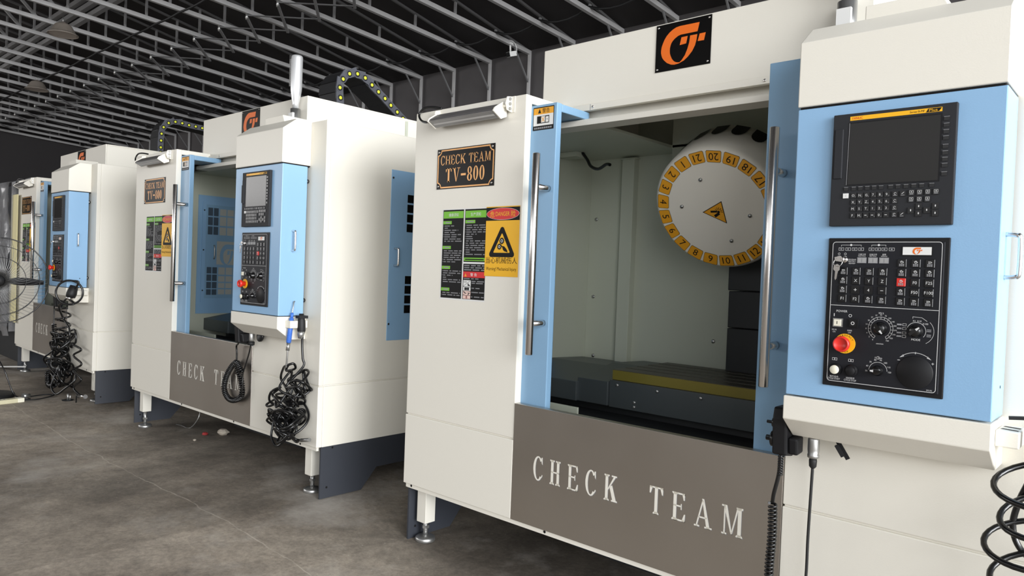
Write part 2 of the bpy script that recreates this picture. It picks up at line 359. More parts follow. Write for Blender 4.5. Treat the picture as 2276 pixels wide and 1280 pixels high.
# serif capitals drawn as outlines, unit height
def serif(ch, w_, T, t, sf):
    R = lambda a, b, c, d: [(a, b), (c, b), (c, d), (a, d)]
    out = []
    def stem(x, T_=T, lo=True, hi=True):
        out.append(R(x, 0, x + T_, 1))
        if lo: out.append([(x - sf, 0), (x + T_ + sf, 0), (x + T_ + sf, t * 0.7), (x + T_, t * 1.6), (x, t * 1.6), (x - sf, t * 0.7)])
        if hi: out.append([(x - sf, 1 - t * 0.7), (x, 1 - t * 1.6), (x + T_, 1 - t * 1.6), (x + T_ + sf, 1 - t * 0.7), (x + T_ + sf, 1), (x - sf, 1)])
    def arc(cx, cy, rx, ry, Th, tv, a0, a1, n=30):
        for i in range(n):
            q = []
            for j in (i, i + 1):
                a = math.radians(a0 + (a1 - a0) * j / n); q.append(a)
            o = [(cx + rx * math.cos(a), cy + ry * math.sin(a)) for a in q]
            inn = [(cx + (rx - Th) * math.cos(a), cy + (ry - tv) * math.sin(a)) for a in q]
            out.append([o[0], o[1], inn[1], inn[0]])
    if ch == 'C':
        arc(w_ / 2, 0.5, w_ / 2, 0.51, T * 0.95, t, 42, 318)
        out.append([(w_ * 0.80, 0.97), (w_ * 0.93, 0.99), (w_ * 0.95, 0.68), (w_ * 0.86, 0.74)])
        out.append([(w_ * 0.82, 0.17), (w_ * 0.86, 0.12), (w_ * 0.98, 0.24), (w_ * 0.93, 0.28)])
    elif ch == 'H':
        stem(sf); stem(w_ - T - sf); out.append(R(sf, 0.48, w_ - sf, 0.48 + t))
    elif ch == 'E':
        stem(sf); out.append(R(sf, 1 - t, w_ - 0.02, 1)); out.append(R(sf, 0, w_, t)); out.append(R(sf, 0.5, w_ * 0.72, 0.5 + t))
        out.append([(w_ - 0.02, 1), (w_ - 0.02, 0.76), (w_ - 0.07, 0.76), (w_ - 0.14, 1)])
        out.append([(w_ + 0.02, 0.27), (w_, 0), (w_ - 0.13, 0), (w_ - 0.03, 0.27)])
        out.append(R(w_ * 0.68, 0.41, w_ * 0.75, 0.62))
    elif ch == 'K':
        stem(sf); x = sf + T
        out.append([(x, 0.40), (x, 0.48), (w_ - 0.16, 1 - t), (w_ - 0.06, 1 - t)])
        out.append([(x + 0.07, 0.55), (x + 0.07 + T, 0.62), (w_ - 0.02, t), (w_ - T - 0.06, t)])
        out.append(R(w_ - 0.26, 1 - t, w_, 1)); out.append(R(w_ - T - 0.12, 0, w_ + 0.04, t))
    elif ch == 'T':
        x = w_ / 2 - T / 2; stem(x, hi=False); out.append(R(0, 1 - t, w_, 1))
        out.append([(0, 1), (0, 0.74), (0.05, 0.74), (0.14, 1)]); out.append([(w_, 1), (w_ - 0.14, 1), (w_ - 0.05, 0.74), (w_, 0.74)])
    elif ch == 'A':
        m_ = w_ * 0.46
        out.append([(0.06, 0), (0.06 + t, 0), (m_ + t * 0.6, 0.93), (m_ - t * 0.2, 0.97)])
        out.append([(w_ - 0.06 - T, 0), (w_ - 0.06, 0), (m_ + t, 1), (m_ - t * 0.6, 1)])
        out.append(R(w_ * 0.24, 0.32, w_ * 0.72, 0.32 + t)); out.append(R(0, 0, 0.06 + t + 0.10, t)); out.append(R(w_ - T - 0.14, 0, w_ + 0.02, t))
    elif ch == 'M':
        stem(w_ - T - 0.05); out.append(R(0.08, 0, 0.08 + t, 1)); out.append(R(0, 0, 0.2, t)); out.append(R(-0.01, 1 - t, 0.12, 1))
        m_ = w_ * 0.47
        out.append([(0.06, 1), (0.06 + T, 1), (m_ + t * 0.7, 0.05), (m_ - t * 0.3, 0.05)])
        out.append([(m_ - t * 0.2, 0.05), (m_ + t * 0.7, 0.05), (w_ - T - 0.02, 1), (w_ - T - 0.08, 1)])
    elif ch == 'V':
        m_ = w_ * 0.52
        out.append([(0.08, 1), (0.08 + T, 1), (m_ + t * 0.6, 0), (m_ - t * 0.6, 0)])
        out.append([(w_ - 0.10, 1), (w_ - 0.10 + t, 1), (m_ + t * 0.6, 0), (m_, 0.02)])
        out.append(R(0, 1 - t, 0.08 + T + 0.08, 1)); out.append(R(w_ - 0.24, 1 - t, w_ + 0.04, 1))
    elif ch == '0': arc(w_ / 2, 0.5, w_ / 2, 0.51, T * 0.9, t, 0, 360, 36)
    elif ch == '8':
        arc(w_ / 2, 0.74, w_ * 0.44, 0.265, T * 0.75, t, 0, 360); arc(w_ / 2, 0.25, w_ * 0.5, 0.265, T * 0.85, t, 0, 360)
    elif ch == '-': out.append(R(0.02, 0.40, w_ - 0.02, 0.40 + T * 0.9))
    return out
def serif_word(face, word, a, b, wd, h, d, k, T=0.13, t=0.055, sf=0.05, rel=None, gap=0.12):
    """word set between a and a+wd with height h"""
    rel = rel or {}
    ws = [rel.get(c, 0.62) for c in word]; tot = sum(ws) + gap * (len(word) - 1); sx = wd / tot; x = 0
    for c, w_ in zip(word, ws):
        for pl in serif(c, w_, T, t, sf): face.poly([(a + (x + p) * sx, b + q * h) for p, q in pl], d, k)
        x += w_ + gap

LOGO = [
 [(0.79, 0.89), (0.445, 0.897), (0.37, 0.885), (0.31, 0.854), (0.25, 0.806), (0.196, 0.742), (0.160, 0.675), (0.132, 0.6), (0.112, 0.53), (0.103, 0.46), (0.103, 0.40), (0.114, 0.345), (0.130, 0.293), (0.157, 0.245), (0.22, 0.168), (0.301, 0.117), (0.361, 0.103), (0.438, 0.111), (0.457, 0.134), (0.418, 0.139), (0.38, 0.155), (0.348, 0.182), (0.315, 0.23), (0.289, 0.295), (0.272, 0.355), (0.267, 0.412), (0.268, 0.47), (0.278, 0.53), (0.293, 0.575), (0.315, 0.613), (0.345, 0.647), (0.376, 0.672), (0.415, 0.698), (0.462, 0.711), (0.76, 0.708)],
 [(0.758, 0.649), (0.748, 0.542), (0.725, 0.428), (0.678, 0.319), (0.606, 0.22), (0.533, 0.154), (0.438, 0.111), (0.457, 0.134), (0.494, 0.173), (0.548, 0.261), (0.59, 0.383), (0.618, 0.508), (0.631, 0.652)],
 [(0.474, 0.652), (0.586, 0.653), (0.564, 0.504), (0.447, 0.495)],
 [(0.8, 0.651), (0.905, 0.652), (0.88, 0.498), (0.769, 0.503)]]
def logo(face, a, b, wd, ht, d, k):
    for pl in LOGO: face.poly([(a + u * wd, b + v * ht) for u, v in pl], d, k)

def fz(x):                                     # the workshop floor rises very slightly towards the far end
    K = [(14, 0), (0.3, 0), (-0.67, 0.050), (-3.1, 0.022), (-4.2, 0.060), (-6.5, 0.045), (-15, 0.08)]
    if x >= 0.3: return 0.0
    for (a, p), (b, q) in zip(K, K[1:]):
        if x >= b: return p + (q - p) * (a - x) / (a - b)
    return 0.08

# ------------------------------------------------------------------ setting
XE, XF, YB, YF = 4.2, -14.3, 3.44, -7.0
mb = MB()
xs = [24.0, 6.0, 0.3, -0.67, -3.1, -4.2, -6.5, -15.0]
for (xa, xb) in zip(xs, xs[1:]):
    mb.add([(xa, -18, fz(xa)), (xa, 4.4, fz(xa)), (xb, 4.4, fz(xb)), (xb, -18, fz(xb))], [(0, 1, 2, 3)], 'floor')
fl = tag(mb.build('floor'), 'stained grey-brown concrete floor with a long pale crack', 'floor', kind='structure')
RY, WZ = -1.2, 3.60                             # ridge line and eave height
def zb(y): return 3.580 + 0.066 * (3.4 - y) if y >= RY else 3.580 + 0.066 * (3.4 - RY) - 0.066 * (RY - y)
def zt(y): return 3.590 + 0.192 * (3.4 - y) if y >= RY else 3.590 + 0.192 * (3.4 - RY) - 0.192 * (RY - y)
yend = RY - (3.4 - RY)
mb = MB()
pr = [(YB, WZ + 0.02), (RY, zt(RY) + 0.03), (yend, zt(yend) + 0.03)]
up = [(y, z + 0.02) for y, z in pr][::-1]
mb.prism(pr + up, 'x', XE, XF, 'fabric')
tag(mb.build('ceiling'), 'black fabric canopy roof over the machine row', 'roof', kind='structure')
tag(MB().box(XF, XE, YB, YB + 0.03, -0.2, WZ + 0.04, 'wallfabric').build('wall_back'), 'black fabric side wall behind the machines', 'wall', kind='structure')
tag(MB().box(XF - 0.03, XF, yend, YB, -0.2, 4.7, 'fabric').build('wall_left'), 'dark fabric end wall of the canopy', 'wall', kind='structure')
tag(MB().box(XF, 3.0, YF - 0.05, YF, -0.2, 2.0, 'addedwall').build('wall_front_added'), 'added low grey wall, unseen, on the open side', 'wall', kind='structure')  # unseen wall, added to hold back front light and darken steel reflections

# ------------------------------------------------------------------ one machining center, built at its own origin (left front corner, x right, y back, z up)
ZB_, ZS, ZT = 0.294, 0.624, 2.046
XL, XR, W = 0.691, 1.8147, 2.518

def make_machine(label):
    root = empty('machining_center', label=label, cat='machine')
    # ---- left front cabinet
    m = MB()
    m.box(0, XL, 0.0, 0.037, ZS + 0.004, ZT, 'white'); m.box(0, XL, -0.003, 0.037, ZB_, ZS - 0.002, 'white')
    m.box(0.004, XL - 0.003, 0.006, 0.03, ZS - 0.004, ZS + 0.004, 'white')
    m.box(0.0, XL, 0.037, 0.30, 2.012, ZT, 'white'); m.box(0.0, 0.012, 0.037, 2.0, ZB_, ZT, 'white')
    m.build('front_cabinet', root, 0.003)
    m = MB().box(0.01, W - 0.012, 0.006, 0.02, ZB_ - 0.020, ZB_ - 0.001, 'white')
    for hx in (0.05, 0.87, 1.6, 2.35): m.lathe([(0.006, 0), (0.006, 0.001)], (hx, 0.0055, ZB_ - 0.008), (0, -1, 0), 'inkblack', 10)
    m.build('bottom_lip', root)
    # ---- name plate
    m = MB(); f = Face(m, (0.162, 0, 1.680)); f.block(0, 0, 0.363, 0.181, 0, 0.0025, 'plate'); d = 0.0029
    f.frame(0.004, 0.004, 0.359, 0.177, 0.006, d, 'bronze')
    for a in (0, 1):
        for b in (0, 1):
            cx, cy = (0.004 if a == 0 else 0.359), (0.004 if b == 0 else 0.177)
            q = {(0, 0): 0, (1, 0): 90, (1, 1): 180, (0, 1): 270}[(a, b)]
            f.poly([(cx, cy)] + [(cx + 0.026 * math.cos(math.radians(q + i * 15)), cy + 0.026 * math.sin(math.radians(q + i * 15))) for i in range(7)], d + 0.0002, 'plate')
            f.ring(cx, cy, 0.028, 0.023, d + 0.0004, 'bronze', q, q + 90, 10)
            m.lathe([(0.006, 0), (0.005, 0.003), (0, 0.004)], f.P(cx + (0.009 if a == 0 else -0.009), cy + (0.009 if b == 0 else -0.009), d), f.n, 'chrome', 10)
    rel = {' ': 0.28, 'M': 0.82, 'A': 0.72, 'K': 0.70, 'T': 0.62, 'E': 0.58, 'H': 0.70, 'C': 0.62, '0': 0.5, '8': 0.5, '-': 0.55, 'V': 0.74}
    serif_word(f, 'CHECK TEAM', 0.024, 0.108, 0.316, 0.043, d, 'bronze', T=0.125, t=0.055, rel=rel)
    serif_word(f, 'TV-800', 0.060, 0.030, 0.245, 0.062, d, 'bronze', T=0.17, t=0.055, rel=rel, gap=0.13)
    m.build('name_plate', root)
    # ---- black instruction sticker
    m = MB(); rnd = random.Random(3)
    f = Face(m, (0.211, 0, 1.184)); f.rect(-0.003, -0.003, 0.283, 0.404, 0.0006, 'white_sign')
    d1, d2 = 0.0010, 0.0014
    f.rect(0.003, 0.004, 0.137, 0.400, d1, 'inkblack'); f.rect(0.145, 0.004, 0.281, 0.160, d1, 'inkblack'); f.rect(0.145, 0.168, 0.281, 0.400, d1, 'inkblack')
    f.rect(0.006, 0.362, 0.135, 0.393, d2, 'green'); f.rect(0.148, 0.362, 0.278, 0.393, d2, 'green')
    f.text('健康须知', 0.072, 0.377, 0.015, 0.0018, 'white_sign'); f.text('生产须知', 0.212, 0.377, 0.015, 0.0018, 'white_sign')
    def rows(a0, a1, b1, b0, ind=0.010, lh=0.0098, th=0.0042, short=0.3):
        b = b1
        while b - th > b0:
            end = a1 if rnd.random() > short else a0 + (a1 - a0) * rnd.uniform(0.3, 0.8); a = a0 + ind
            if rnd.random() < 0.5: f.rect(a0 + 0.003, b - th * 0.6, a0 + 0.006, b - th * 0.1, d2, 'inkgrey')
            while a < end - 0.004:
                L_ = min(rnd.uniform(0.012, 0.05), end - a); n_ = max(1, int(L_ / 0.0042))
                for i in range(n_): f.rect(a + i * 0.0042, b - th, a + i * 0.0042 + 0.0034, b, d2, 'inkgrey')
                a += L_ + 0.006
            b -= lh
    for top, bot in ((0.350, 0.250), (0.238, 0.160), (0.148, 0.068), (0.050, 0.012)):
        f.rect(0.005, top - 0.014, 0.060, top, d2, 'green'); f.rect(0.020, top - 0.010, 0.052, top - 0.004, 0.0018, 'inkgrey')
        rows(0.005, 0.132, top - 0.020, bot)
    f.rect(0.149, 0.338, 0.210, 0.352, d2, 'green'); f.rect(0.160, 0.342, 0.202, 0.348, 0.0018, 'inkgrey'); rows(0.147, 0.277, 0.331, 0.192)
    f.rect(0.147, 0.173, 0.279, 0.187, d2, 'green'); f.rect(0.155, 0.177, 0.270, 0.182, 0.0018, 'inkblack')
    rows(0.147, 0.279, 0.155, 0.130, 0.004, 0.0095, 0.005, 0.2)
    f.rect(0.146, 0.100, 0.280, 0.126, d2, 'red'); f.poly([(0.155, 0.104), (0.169, 0.104), (0.162, 0.119)], 0.0018, 'tagyel'); f.text('警 告', 0.212, 0.113, 0.014, 0.0018, 'white_sign', width=0.040)
    rows(0.147, 0.250, 0.097, 0.089, 0.004)
    for (b0, b1, kk) in ((0.050, 0.087, 0), (0.028, 0.047, 1), (0.0, 0.0, 2)):
        pass
    ys = [(0.060, 0.088), (0.042, 0.058), (0.022, 0.040), (0.006, 0.020)]
    for i, (b0, b1) in enumerate(ys):
        f.rect(0.149, b0, 0.196, b1, d2, 'white_sign' if i < 2 else 'pink')
        if i == 0: f.line([(0.150, b0 + 0.001), (0.195, b1 - 0.001)], 0.0014, 0.0018, 'inkblack'); f.ring(0.157, b1 - 0.008, 0.004, 0.003, 0.0018, 'inkblack'); f.ring(0.167, b1 - 0.008, 0.004, 0.003, 0.0018, 'inkblack'); f.poly([(0.178, b0 + 0.003), (0.192, b0 + 0.003), (0.191, b0 + 0.007), (0.184, b0 + 0.009), (0.182, b0 + 0.014), (0.178, b0 + 0.014)], 0.0018, 'inkblack')
        if i == 1: f.rect(0.158, b0 + 0.002, 0.187, b1 - 0.002, 0.0018, 'inkblack'); f.ring(0.174, (b0 + b1) / 2, 0.005, 0.004, 0.0021, 'inkgrey')
        if i == 2: f.line([(0.150, b0 + 0.001), (0.195, b1 - 0.001)], 0.0012, 0.0018, 'inkblack'); f.line([(0.152, b1 - 0.003), (0.166, b0 + 0.008)], 0.004, 0.0018, 'inkblack'); f.line([(0.180, b0 + 0.003), (0.190, b0 + 0.010)], 0.005, 0.0018, 'inkblack')
        if i == 3: f.ring(0.172, (b0 + b1) / 2, 0.006, 0.0048, 0.0018, 'red'); f.rect(0.170, b0 + 0.003, 0.174, b1 - 0.002, 0.0018, 'inkblack')
        rows(0.198, 0.279, b1 - 0.002, b0 + (b1 - b0) * 0.3, 0.003, 0.008, 0.0045, 0.5)
    o = m.build('instruction_sticker', root); tag(o, 'black sticker with green headings and tiny white text')
    # ---- yellow danger sticker
    m = MB(); f = Face(m, (0.488, 0, 1.294)); W_, H_ = 0.193, 0.296; d = 0.0022
    f.rect(0, 0, W_, H_, d, 'yellow'); f.rect(0, H_ - 0.060, W_, H_ - 0.004, d + 0.0003, 'inkblack')
    f.disc(W_ / 2, H_ - 0.032, 0.094, d + 0.0006, 'white_sign', 40, 0.27); f.disc(W_ / 2, H_ - 0.032, 0.0925, d + 0.0009, 'red', 40, 0.262)
    f.text('DANGER', W_ / 2, H_ - 0.032, 0.018, d + 0.0012, 'yellow', 0.080)
    f.text('危', 0.037, H_ - 0.033, 0.026, d + 0.0012, 'yellow'); f.text('险', W_ - 0.036, H_ - 0.032, 0.026, d + 0.0012, 'yellow')
    def tri(cx, cy, s_, k, dd, rr=0.012):
        pts = []
        for i in range(3):
            a = math.radians(90 + 120 * i); px, py = cx + (s_ - rr * 2) * math.cos(a), cy + (s_ - rr * 2) * math.sin(a)
            for j in range(-4, 5):
                b = a + math.radians(j * 15); pts.append((px + rr * math.cos(b), py + rr * math.sin(b)))
        f.poly(pts, dd, k)
    tri(0.097, 0.128, 0.093, 'inkblack', d + 0.0003); tri(0.097, 0.128, 0.056, 'yellow', d + 0.0006, 0.003)
    def gear(cx, cy, r):
        pts = []
        for i in range(44):
            a = 2 * PI * i / 44; rr = r if i % 4 < 2 else r * 0.80; pts.append((cx + rr * math.cos(a), cy + rr * math.sin(a)))
        f.poly(pts, d + 0.0009, 'inkblack'); f.disc(cx, cy, r * 0.45, d + 0.0012, 'white_sign'); f.disc(cx, cy, r * 0.26, d + 0.0015, 'inkblack')
    gear(0.097, 0.150, 0.015); gear(0.084, 0.126, 0.014)
    f.poly([(0.092, 0.137), (0.099, 0.129), (0.112, 0.127), (0.123, 0.118), (0.130, 0.110), (0.132, 0.101), (0.124, 0.104), (0.112, 0.107), (0.105, 0.113), (0.102, 0.121), (0.096, 0.128)], d + 0.0009, 'inkblack')
    f.text('当心机械伤人', W_ / 2, 0.068, 0.027, d + 0.0003, 'inkblack', 0.180)
    f.text('Warning! Mechanical Injury', W_ / 2, 0.030, 0.019, d + 0.0003, 'inkblack', 0.174)
    m.build('danger_sticker', root)
    # ---- bar work lamp above
    m = MB()
    m.prism([(-0.012, 1.996), (-0.012, 1.966), (-0.042, 1.953), (-0.085, 1.976), (-0.078, 1.986), (-0.034, 2.014)], 'x', 0.185, 0.585, 'lampgrey')
    o = m.build('work_lamp', root, 0.002)
    a_, b_ = Vector((0, -0.080, 1.9733)), Vector((0, -0.046, 1.9552)); nn = Vector((0, -0.021, -0.043)).normalized()
    g = MB(); f = Face(g, (0.185, -0.0425, 1.9533), (1, 0, 0), (0, -0.0425, 0.0227), tuple(nn)); f.rect(0.0, 0.0, 0.40, 1.0, 0.0008, 'galv'); f.rect(0.006, 0.10, 0.394, 0.92, 0.0016, 'lens'); f.rect(0.012, 0.38, 0.388, 0.60, 0.0022, 'ink'); g.build('lens', o)
    for x in (0.587, 0.181):
        g = MB(); g.prism([(-0.008, 2.000), (-0.008, 1.962), (-0.042, 1.948), (-0.090, 1.974), (-0.080, 1.990), (-0.034, 2.020)], 'x', x - 0.002, x + 0.004, 'white'); g.build('end_plate', o)
    g = MB().prism([(0.0, 2.040), (-0.028, 2.034), (-0.034, 2.012), (0, 1.99)], 'x', 0.160, 0.166, 'white').build('bracket', o)
    g = MB(); g.prism([(0.0, 2.045), (-0.030, 2.040), (-0.040, 2.012), (-0.030, 1.985), (0, 1.978)], 'x', 0.608, 0.613, 'white'); g.box(0.608, 0.630, -0.003, 0, 1.978, 2.045, 'white')
    for z in (2.032, 2.012, 1.992): g.cyl((0.613, -0.016, z), (0.618, -0.016, z), 0.007, 'steel', 10)
    g.cyl((0.587, -0.030, 2.000), (0.610, -0.025, 2.008), 0.006, 'white', 10); g.build('bracket', o)
    g = MB().tube(smoothpath([(0.178, -0.045, 1.985), (0.125, -0.048, 1.984), (0.080, -0.04, 2.000), (0.055, -0.03, 2.030), (0.075, -0.02, 2.058), (0.115, -0.005, 2.062), (0.155, 0.02, 2.056)], 6), 0.0055, 'rubber', 8)
    g.cyl((0.180, -0.045, 1.985), (0.145, -0.047, 1.984), 0.010, 'rubber', 10); g.build('cable', o)
    # ---- left sliding door, pushed open behind the cabinet
    m = MB(); m.box(0.40, 0.826, 0.034, 0.066, 0.745, 2.002, 'door')
    m.prism([(0.60, 0.066), (0.826, 0.066), (0.826, 0.245), (0.822, 0.257), (0.81, 0.265), (0.60, 0.265)], 'z', 1.968, 2.0, 'door')
    dl = m.build('sliding_door', root, 0.003); tag(dl, 'left sliding door, open')
    m = MB(); f = Face(m, (0.702, 0.034, 1.898)); w_, h_ = 0.110, 0.094; d = 0.0006
    f.rect(0, 0, w_, h_, d, 'inkblack'); f.rect(0.003, 0.064, w_ - 0.003, h_ - 0.004, d + 0.0003, 'tagyel'); f.rect(0.003, 0.018, w_ - 0.003, 0.064, d + 0.0003, 'white_sign')
    f.text('警告', 0.068, 0.078, 0.019, d + 0.0006, 'inkblack', 0.038); f.poly([(0.026, 0.069), (0.042, 0.069), (0.034, 0.087)], d + 0.0006, 'inkblack')
    f.rect(0.022, 0.027, 0.086, 0.057, d + 0.0006, 'inkblack'); f.rect(0.044, 0.030, 0.064, 0.055, d + 0.0009, 'white_sign'); f.rect(0.068, 0.030, 0.083, 0.053, d + 0.0009, 'white_sign')
    f.line([(0.047, 0.033), (0.061, 0.052)], 0.003, d + 0.0012, 'tagyel'); f.line([(0.047, 0.052), (0.061, 0.033)], 0.003, d + 0.0012, 'tagyel'); f.disc(0.0755, 0.042, 0.003, d + 0.0012, 'inkgrey', 10)
    for i in range(9): f.rect(0.008 + i * 0.0105, 0.005, 0.016 + i * 0.0105, 0.012, d + 0.0004, 'inkgrey')
    m.build('warning_sticker', dl)
    def handle(x, parent, rot=0):
        m = MB(); m.lathe([(0.0135, 0), (0.015, 0.002), (0.015, 0.80 - 0.002), (0.0135, 0.80)], (x, -0.048, 0.988), (0, 0, 1), 'chrome', 24)
        for z in (1.113, 1.657): m.lathe([(0.012, 0), (0.012, 0.060), (0.013, 0.062), (0.013, 0.082)], (x, -0.048, z), (0, 1, 0), 'chrome', 16)
        m.build('door_handle', parent)
    handle(0.798, dl)
    # ---- right sliding door
    m = MB(); m.box(1.697, 2.05, 0.034, 0.066, 0.745, 2.012, 'door'); dr = m.build('sliding_door', root, 0.003); tag(dr, 'right sliding door, open')
    handle(1.757, dr)
    # ---- stainless splash panel with cut lettering
    m = MB(); m.box(XL + 0.001, XR - 0.001, -0.003, 0.028, ZB_, 0.775, 'stainless'); m.box(XL + 0.002, XR - 0.002, 0.028, 0.034, ZB_, 0.768, 'steel'); sp = m.build('splash_panel', root, 0.0015)
    m = MB(); f = Face(m, (0, -0.003, 0)); rel2 = {' ': 0.75, 'M': 0.80, 'A': 0.70, 'K': 0.62, 'T': 0.60, 'E': 0.56, 'H': 0.58, 'C': 0.56}
    serif_word(f, 'CHECK TEAM', 0.808, 0.484, 0.884, 0.096, 0.0004, 'inkgrey', T=0.135, t=0.055, sf=0.06, rel=rel2, gap=0.40)  # grey offset copy paints the shadow at the letter edges
    serif_word(f, 'CHECK TEAM', 0.8065, 0.4855, 0.884, 0.096, 0.0007, 'white', T=0.135, t=0.055, sf=0.06, rel=rel2, gap=0.40)
    m.build('lettering', sp)
    # ---- right cabinet
    m = MB()
    m.box(XR, W, 0.0, 0.030, ZS + 0.004, ZT, 'white'); m.box(XR, W, -0.003, 0.030, ZB_, ZS - 0.002, 'white')
    m.box(XR + 0.003, W - 0.008, 0.006, 0.03, ZS - 0.004, ZS + 0.004, 'white')
    m.box(W - 0.03, W, 0.030, 2.0, ZS + 0.004, ZT, 'white'); m.box(W - 0.03, W + 0.003, 0.030, 2.0, ZB_, ZS - 0.002, 'white')
    m.box(W - 0.03, W - 0.006, 0.03, 2.0, ZS - 0.004, ZS + 0.004, 'white')
    m.box(1.93, W - 0.03, 0.030, 2.0, ZT - 0.012, ZT, 'white')
    m.build('side_cabinet', root, 0.003)
    m = MB().box(0.012, W - 0.03, 1.985, 2.0, ZB_, ZT, 'white'); m.box(0.012, 0.576, 0.30, 1.985, ZT - 0.012, ZT, 'white'); m.build('rear_panel', root, 0.003)
    # ---- blue vent panel on the right side
    m = MB(); f = Face(m, (W, 0, 0), (0, 1, 0), (0, 0, 1), (1, 0, 0))
    f.block(0.441, 0.852, 1.33, 1.84, 0, 0.004, 'blue')
    for z0 in (1.009, 1.487):
        for r in range(4):
            for c_ in range(12):
                f.rect(0.562 + c_ * 0.056, z0 + r * 0.0575, 0.562 + c_ * 0.056 + 0.046, z0 + r * 0.0575 + 0.047, 0.0048, 'griddark' if c_ > 50 else 'plate')
    for b in (0.948, 1.793):
        m.lathe([(0.007, 0), (0.006, 0.004), (0, 0.005)], f.P(0.451, b, 0.004), (1, 0, 0), 'rubber', 10)
    vp = m.build('vent_panel', root, 0.002)
    m = MB().tube(smoothpath([(W + 0.003, 0.478, 1.287), (W + 0.034, 0.478, 1.290), (W + 0.040, 0.478, 1.300), (W + 0.040, 0.478, 1.375), (W + 0.034, 0.478, 1.385), (W + 0.003, 0.478, 1.387)], 4), 0.006, 'chrome', 10); m.build('handle', vp)
    # ---- hood on top
    m = MB(); hx0, hx1, hy0, hy1, hz0, hz1 = 0.576, 1.942, 0.238, 1.75, 2.030, 2.299
    m.box(hx0, hx1, hy0, hy0 + 0.012, hz0, hz1, 'white'); m.box(hx0, hx0 + 0.012, hy0 + 0.012, hy1, hz0 + 0.016, hz1 - 0.012, 'white'); m.box(hx1 - 0.012, hx1, hy0 + 0.012, hy1, hz0 + 0.016, hz1 - 0.012, 'white')
    m.box(hx0, hx1, hy0 + 0.012, hy1, hz1 - 0.012, hz1, 'white'); m.box(hx0, hx1, hy1 - 0.012, hy1, hz0 + 0.016, hz1 - 0.012, 'white')
    hd = m.build('hood', root, 0.003)
    m = MB(); f = Face(m, (1.148, hy0, 2.113)); f.block(0, 0, 0.233, 0.181, 0, 0.003, 'plate'); logo(f, 0, 0, 0.233, 0.181, 0.0035, 'orange')
    for a in (0.010, 0.223):
        for b in (0.010, 0.171): m.lathe([(0.0045, 0), (0.004, 0.002), (0, 0.003)], f.P(a, b, 0.003), f.n, 'chrome', 10)
    m.build('logo_plate', hd)
    m = MB(); m.box(hx0 + 0.02, 1.93, 0.228, 0.250, 2.004, 2.029, 'white')
    for x in (0.86, 1.597): m.lathe([(0.006, 0), (0.005, 0.003), (0, 0.004)], (x, 0.228, 2.016), (0, -1, 0), 'chrome', 10)
    m.box(0.845, 0.848, 0.2275, 0.229, 2.004, 2.029, 'inkgrey')
    m.box(hx0, 1.95, 0.285, 0.300, 1.955, 2.03, 'white'); m.prism([(0.205, 1.938), (0.30, 1.938), (0.30, 1.968), (0.215, 1.966), (0.205, 1.960)], 'x', 0.55, 1.95, 'white')
    m.build('door_rail', root, 0.002)
    # ---- inside of the enclosure
    m = MB()
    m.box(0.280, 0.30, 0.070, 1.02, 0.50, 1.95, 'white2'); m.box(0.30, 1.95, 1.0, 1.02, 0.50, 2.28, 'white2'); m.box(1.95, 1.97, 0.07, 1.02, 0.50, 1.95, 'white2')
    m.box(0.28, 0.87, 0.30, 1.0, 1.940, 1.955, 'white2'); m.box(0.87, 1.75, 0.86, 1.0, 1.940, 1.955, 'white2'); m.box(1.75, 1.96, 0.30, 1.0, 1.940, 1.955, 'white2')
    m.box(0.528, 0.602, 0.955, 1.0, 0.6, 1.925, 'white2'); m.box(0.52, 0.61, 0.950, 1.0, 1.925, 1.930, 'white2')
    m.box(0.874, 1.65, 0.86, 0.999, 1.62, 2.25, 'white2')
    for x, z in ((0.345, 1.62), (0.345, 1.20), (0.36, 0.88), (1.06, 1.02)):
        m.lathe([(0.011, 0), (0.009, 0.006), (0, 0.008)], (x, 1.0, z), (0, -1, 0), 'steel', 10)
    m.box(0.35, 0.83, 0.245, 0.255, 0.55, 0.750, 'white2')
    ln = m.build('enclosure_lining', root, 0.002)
    m = MB().tube(smoothpath([(0.42, 0.75, 1.94), (0.46, 0.74, 1.90), (0.50, 0.72, 1.86), (0.56, 0.70, 1.84), (0.62, 0.68, 1.855), (0.65, 0.67, 1.85)], 6), 0.008, 'rubber', 8); m.box(0.305, 0.42, 0.70, 0.78, 1.915, 1.939, 'white2'); m.build('lamp_cable', ln)
    # blue framed access window in the left wall
    m = MB(); f = Face(m, (0.30, 0, 0), (0, 1, 0), (0, 0, 1), (1, 0, 0))
    Y = lambda px: 0.408 + (px - 165) * 0.00131
    Z = lambda py: 1.717 - (py - 370) * 0.001255
    f.block(0.343, 0.866, 0.712, 1.782, 0, 0.006, 'blue'); f.block(0.375, 0.955, 0.698, 1.735, 0.006, 0.012, 'blue')
    f.rect(0.402, 0.985, 0.690, 1.712, 0.0126, 'door')
    for c0, dx, wd, k, rs in ((172, 34, 29, 'griddark', ((392, 58), (450, 58), (508, 58), (760, 46), (806, 46), (852, 46), (898, 40))), (244, 46, 40, 'gridpale', ((396, 46), (444, 64), (510, 56), (760, 52), (815, 40), (858, 36), (898, 36)))):
        for i in range(2 if c0 < 200 else 3):
            for y0, hh in rs: f.rect(Y(c0 + i * dx), Z(y0 + hh * 0.86), min(0.688, Y(c0 + i * dx + wd)), Z(y0), 0.0132, k)
    f.block(Y(230), Z(742), 0.687, Z(597), 0.0126, 0.0145, 'gridpale'); logo(f, Y(236), Z(760), 0.17, 0.205, 0.0150, 'door')
    m.tube(smoothpath([f.P(Y(212), Z(705), 0.012), f.P(Y(209), Z(700), 0.032), f.P(Y(209), Z(632), 0.032), f.P(Y(212), Z(627), 0.012)], 4), 0.005, 'steel', 8)
